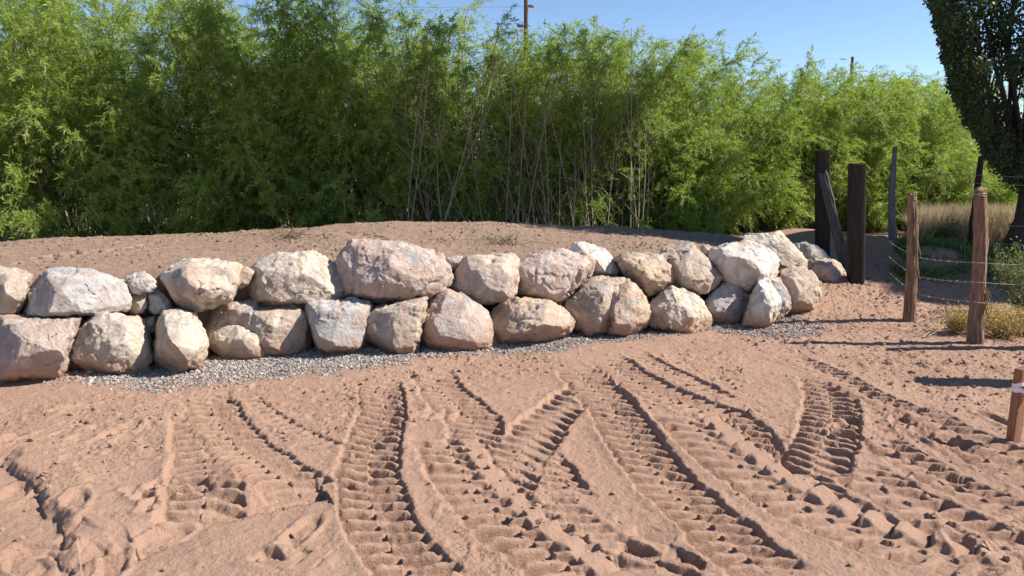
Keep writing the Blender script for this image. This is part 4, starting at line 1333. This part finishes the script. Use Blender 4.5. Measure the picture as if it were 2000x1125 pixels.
utility_pole(1027, -140, 120, 40.0, .10, 'near wooden utility pole with bracket insulators rising above the thicket', [(1024, 1037, 14, True), (1030, 1016, 53, True)])
utility_pole(1652, 111, 300, 95.0, .17, 'distant short looking utility pole with one crossarm above the right thicket', [(1652, 1640, 116, False)])


def power_line(a, b, sag, label):
    t = np.linspace(0, 1, 60)[:, None]
    c = np.array(a) + (np.array(b) - np.array(a)) * t
    c[:, 2] -= (sag * 4 * t * (1 - t))[:, 0]
    tag(tube_obj('power_line', [c], [np.linspace(.004, .007, 60)], M_CABLE, None, 4), label, 'power line', 'power lines between the utility poles')


power_line(at(1035, 14, 40), at(1642, 115, 95), .5, 'upper power line between the two utility poles')
power_line(at(1018, 52, 40), at(1652, 133, 95), .5, 'lower power line between the two utility poles')
power_line(at(-300, -22, 38), at(1028, 13, 40), .3, 'power line running left from the near utility pole')

# ------------------------------------------------------------------ weeds, dry grass, twigs
def weed(name, x, y, h, r, seed, mat, label, cat, n=40, size=.035, wide=.5, group=None, stemmat=None):
    g = np.random.default_rng(seed)
    z = float(grid_height([x], [y])[0])
    root = empty(name, (x, y, z), label, cat, group)
    paths, radii, P, D = [], [], [], []
    for i in range(n):
        a = g.random() * 6.28
        e = np.array([math.cos(a), math.sin(a), 0]) * r * math.sqrt(g.random()) + np.array([0, 0, h * g.uniform(.55, 1)])
        s0 = np.array([e[0], e[1], 0]) * .3
        c = limb(s0, e, (0, 0, h * .15), g, 6)
        paths.append(c)
        radii.append(np.linspace(.004, .0015, 6))
        for k in range(26):
            q = c[g.integers(1, 6)] + g.normal(size=3) * .035
            P.append(q)
            D.append(unit(g.normal(size=3) + np.array([0, 0, .5])))
    tube_obj('stems', paths, radii, stemmat or M_STEM, root, 3)
    P, D = np.array(P), np.array(D)
    V, Fq, T = leaf_quads(P, D, size * (.6 + .8 * g.random(len(P))), size * wide * (.6 + .6 * g.random(len(P))), g, np.clip(g.normal(.5, .28, len(P)), 0, 1), .1)
    me = np_mesh('leaves', V, Fq, smooth=False)
    add_attr(me, 'tint', T)
    link('leaves', me, mat, root)


GY = 'yellow weeds at the fence foot'
for i, (px, py, h, r, lab) in enumerate([(1868, 655, .22, .14, 'yellowed weed clump left of the thicker cedar post'), (1955, 662, .24, .20, 'golden weed clump just right of the thicker cedar post'), (2010, 655, .28, .22, 'golden weed clump at the right edge under the green bush'), (1925, 640, .25, .18, 'pale yellow weed clump behind the thicker cedar post')]):
    p = on_ground(px, py)
    weed('yellow_weed', p[0], p[1], h, r, 400 + i, M_YELLOW, lab, 'weed', 60, .026, .35, GY, M_DRY)
p = on_ground(2022, 628)
weed('green_bush', p[0], p[1], .78, .48, 420, M_WEED, 'leafy grey green bush cut off by the right edge', 'bush', 130, .036, .5)
for i, (px, dep, h, lab) in enumerate([(1868, 13.2, .55, 'dark leafy weed left of the thicker cedar post before the dry grass'), (1945, 12.8, .5, 'dark leafy weed right of the thicker cedar post before the dry grass'), (1850, 12.4, .35, 'low dark weed farthest left before the dry grass'), (1990, 12.9, .42, 'dark weed beside the poplar trunk')]):
    q = at(px, 480, dep)
    weed('dark_weed', q[0], dep, h, .22, 430 + i, M_WEED, lab, 'weed', 26, .045, .5, 'dark weeds before the dry grass')

g = np.random.default_rng(55)
n = 50000
gy_ = g.uniform(12.5, 16.5, n)
gx_ = gy_ * g.uniform(.53, .95, n)
gz_ = grid_height(gx_, gy_)
D = unit(np.stack([g.normal(size=n) * .28, g.normal(size=n) * .28, np.ones(n)], 1))
V, Fq, T = leaf_quads(np.stack([gx_, gy_, gz_ - .02], 1), D, g.uniform(.35, .85, n), g.uniform(.008, .016, n), g, g.random(n), .12, .3)
me = np_mesh('dry_grass', V, Fq, smooth=False)
add_attr(me, 'tint', T)
tag(link('dry_grass', me, M_DRY), 'tall pale dry grass beyond the fence at the right', kind='stuff')


n = 16000
gy_ = g.uniform(8.9, 11.4, n)
gx_ = gy_ * g.uniform(.50, .95, n)
kp = g.random(n) < sstep(8.9, 9.5, gy_ + .4 * noise2(gx_ * 2, gy_ * 2, 71)) * (.12 + .88 * sstep(-.1, .15, noise2(gx_ * 3.2, gy_ * 3.2, 72)))
gx_, gy_ = gx_[kp], gy_[kp]
n = len(gx_)
D = unit(np.stack([g.normal(size=n) * .7, g.normal(size=n) * .7, np.ones(n)], 1))
V, Fq, T = leaf_quads(np.stack([gx_, gy_, grid_height(gx_, gy_) - .01], 1), D, g.uniform(.05, .16, n) * (.6 + 1.6 * np.clip(noise2(gx_ * 3.2, gy_ * 3.2, 72) + .3, 0, 1)), g.uniform(.012, .03, n), g, g.random(n) * .6, .12, .4)
me = np_mesh('ground_cover', V, Fq, smooth=False)
add_attr(me, 'tint', T)
tag(link('ground_cover', me, M_WEED), 'dark low green growth in the shade beyond the cedar posts', kind='stuff')


def dead_weed(px, py, z, seed, label, n=46, r=.22):
    g = np.random.default_rng(seed)
    p = on_ground(px, py, z)
    zz = float(grid_height([p[0]], [p[1]])[0])
    paths, radii = [], []
    for i in range(n):
        s0 = np.array([g.normal() * r * .4, g.normal() * r * .4, 0])
        e = s0 + np.array([g.normal() * r * .6, g.normal() * r * .5, abs(g.normal()) * .07 + .01])
        paths.append(np.stack([s0, (s0 + e) / 2 + [0, 0, .03], e]) + [p[0], p[1], zz])
        radii.append(np.array([.004, .003, .002]))
    tag(tube_obj('dead_weed', paths, radii, M_STEM, None, 3), label, 'weed', 'dead weeds on the terrace')


dead_weed(985, 468, .80, 501, 'dark dry weed tuft on the terrace above the brown fronted boulder')
dead_weed(572, 472, .76, 502, 'flattened dry weed tuft on the terrace above the notched cream boulder', 60, .28)
paths, radii = [], []
g = np.random.default_rng(91)
for i in range(46):
    p = on_ground(g.uniform(1790, 1880), g.uniform(618, 662))
    p[2] = float(grid_height([p[0]], [p[1]])[0]) + .01
    d = unit(np.array([g.normal(), g.normal() * .7, g.random() * .35])) * g.uniform(.05, .22)
    m = p + d * .5 + np.array([0, 0, .02 + .03 * g.random()])
    paths.append(np.stack([p, m, p + d]))
    radii.append(np.array([.004, .0035, .002]))
tag(tube_obj('dry_twigs', paths, radii, M_DEAD, None, 4), 'litter of pale broken twigs between the two cedar posts', kind='stuff')
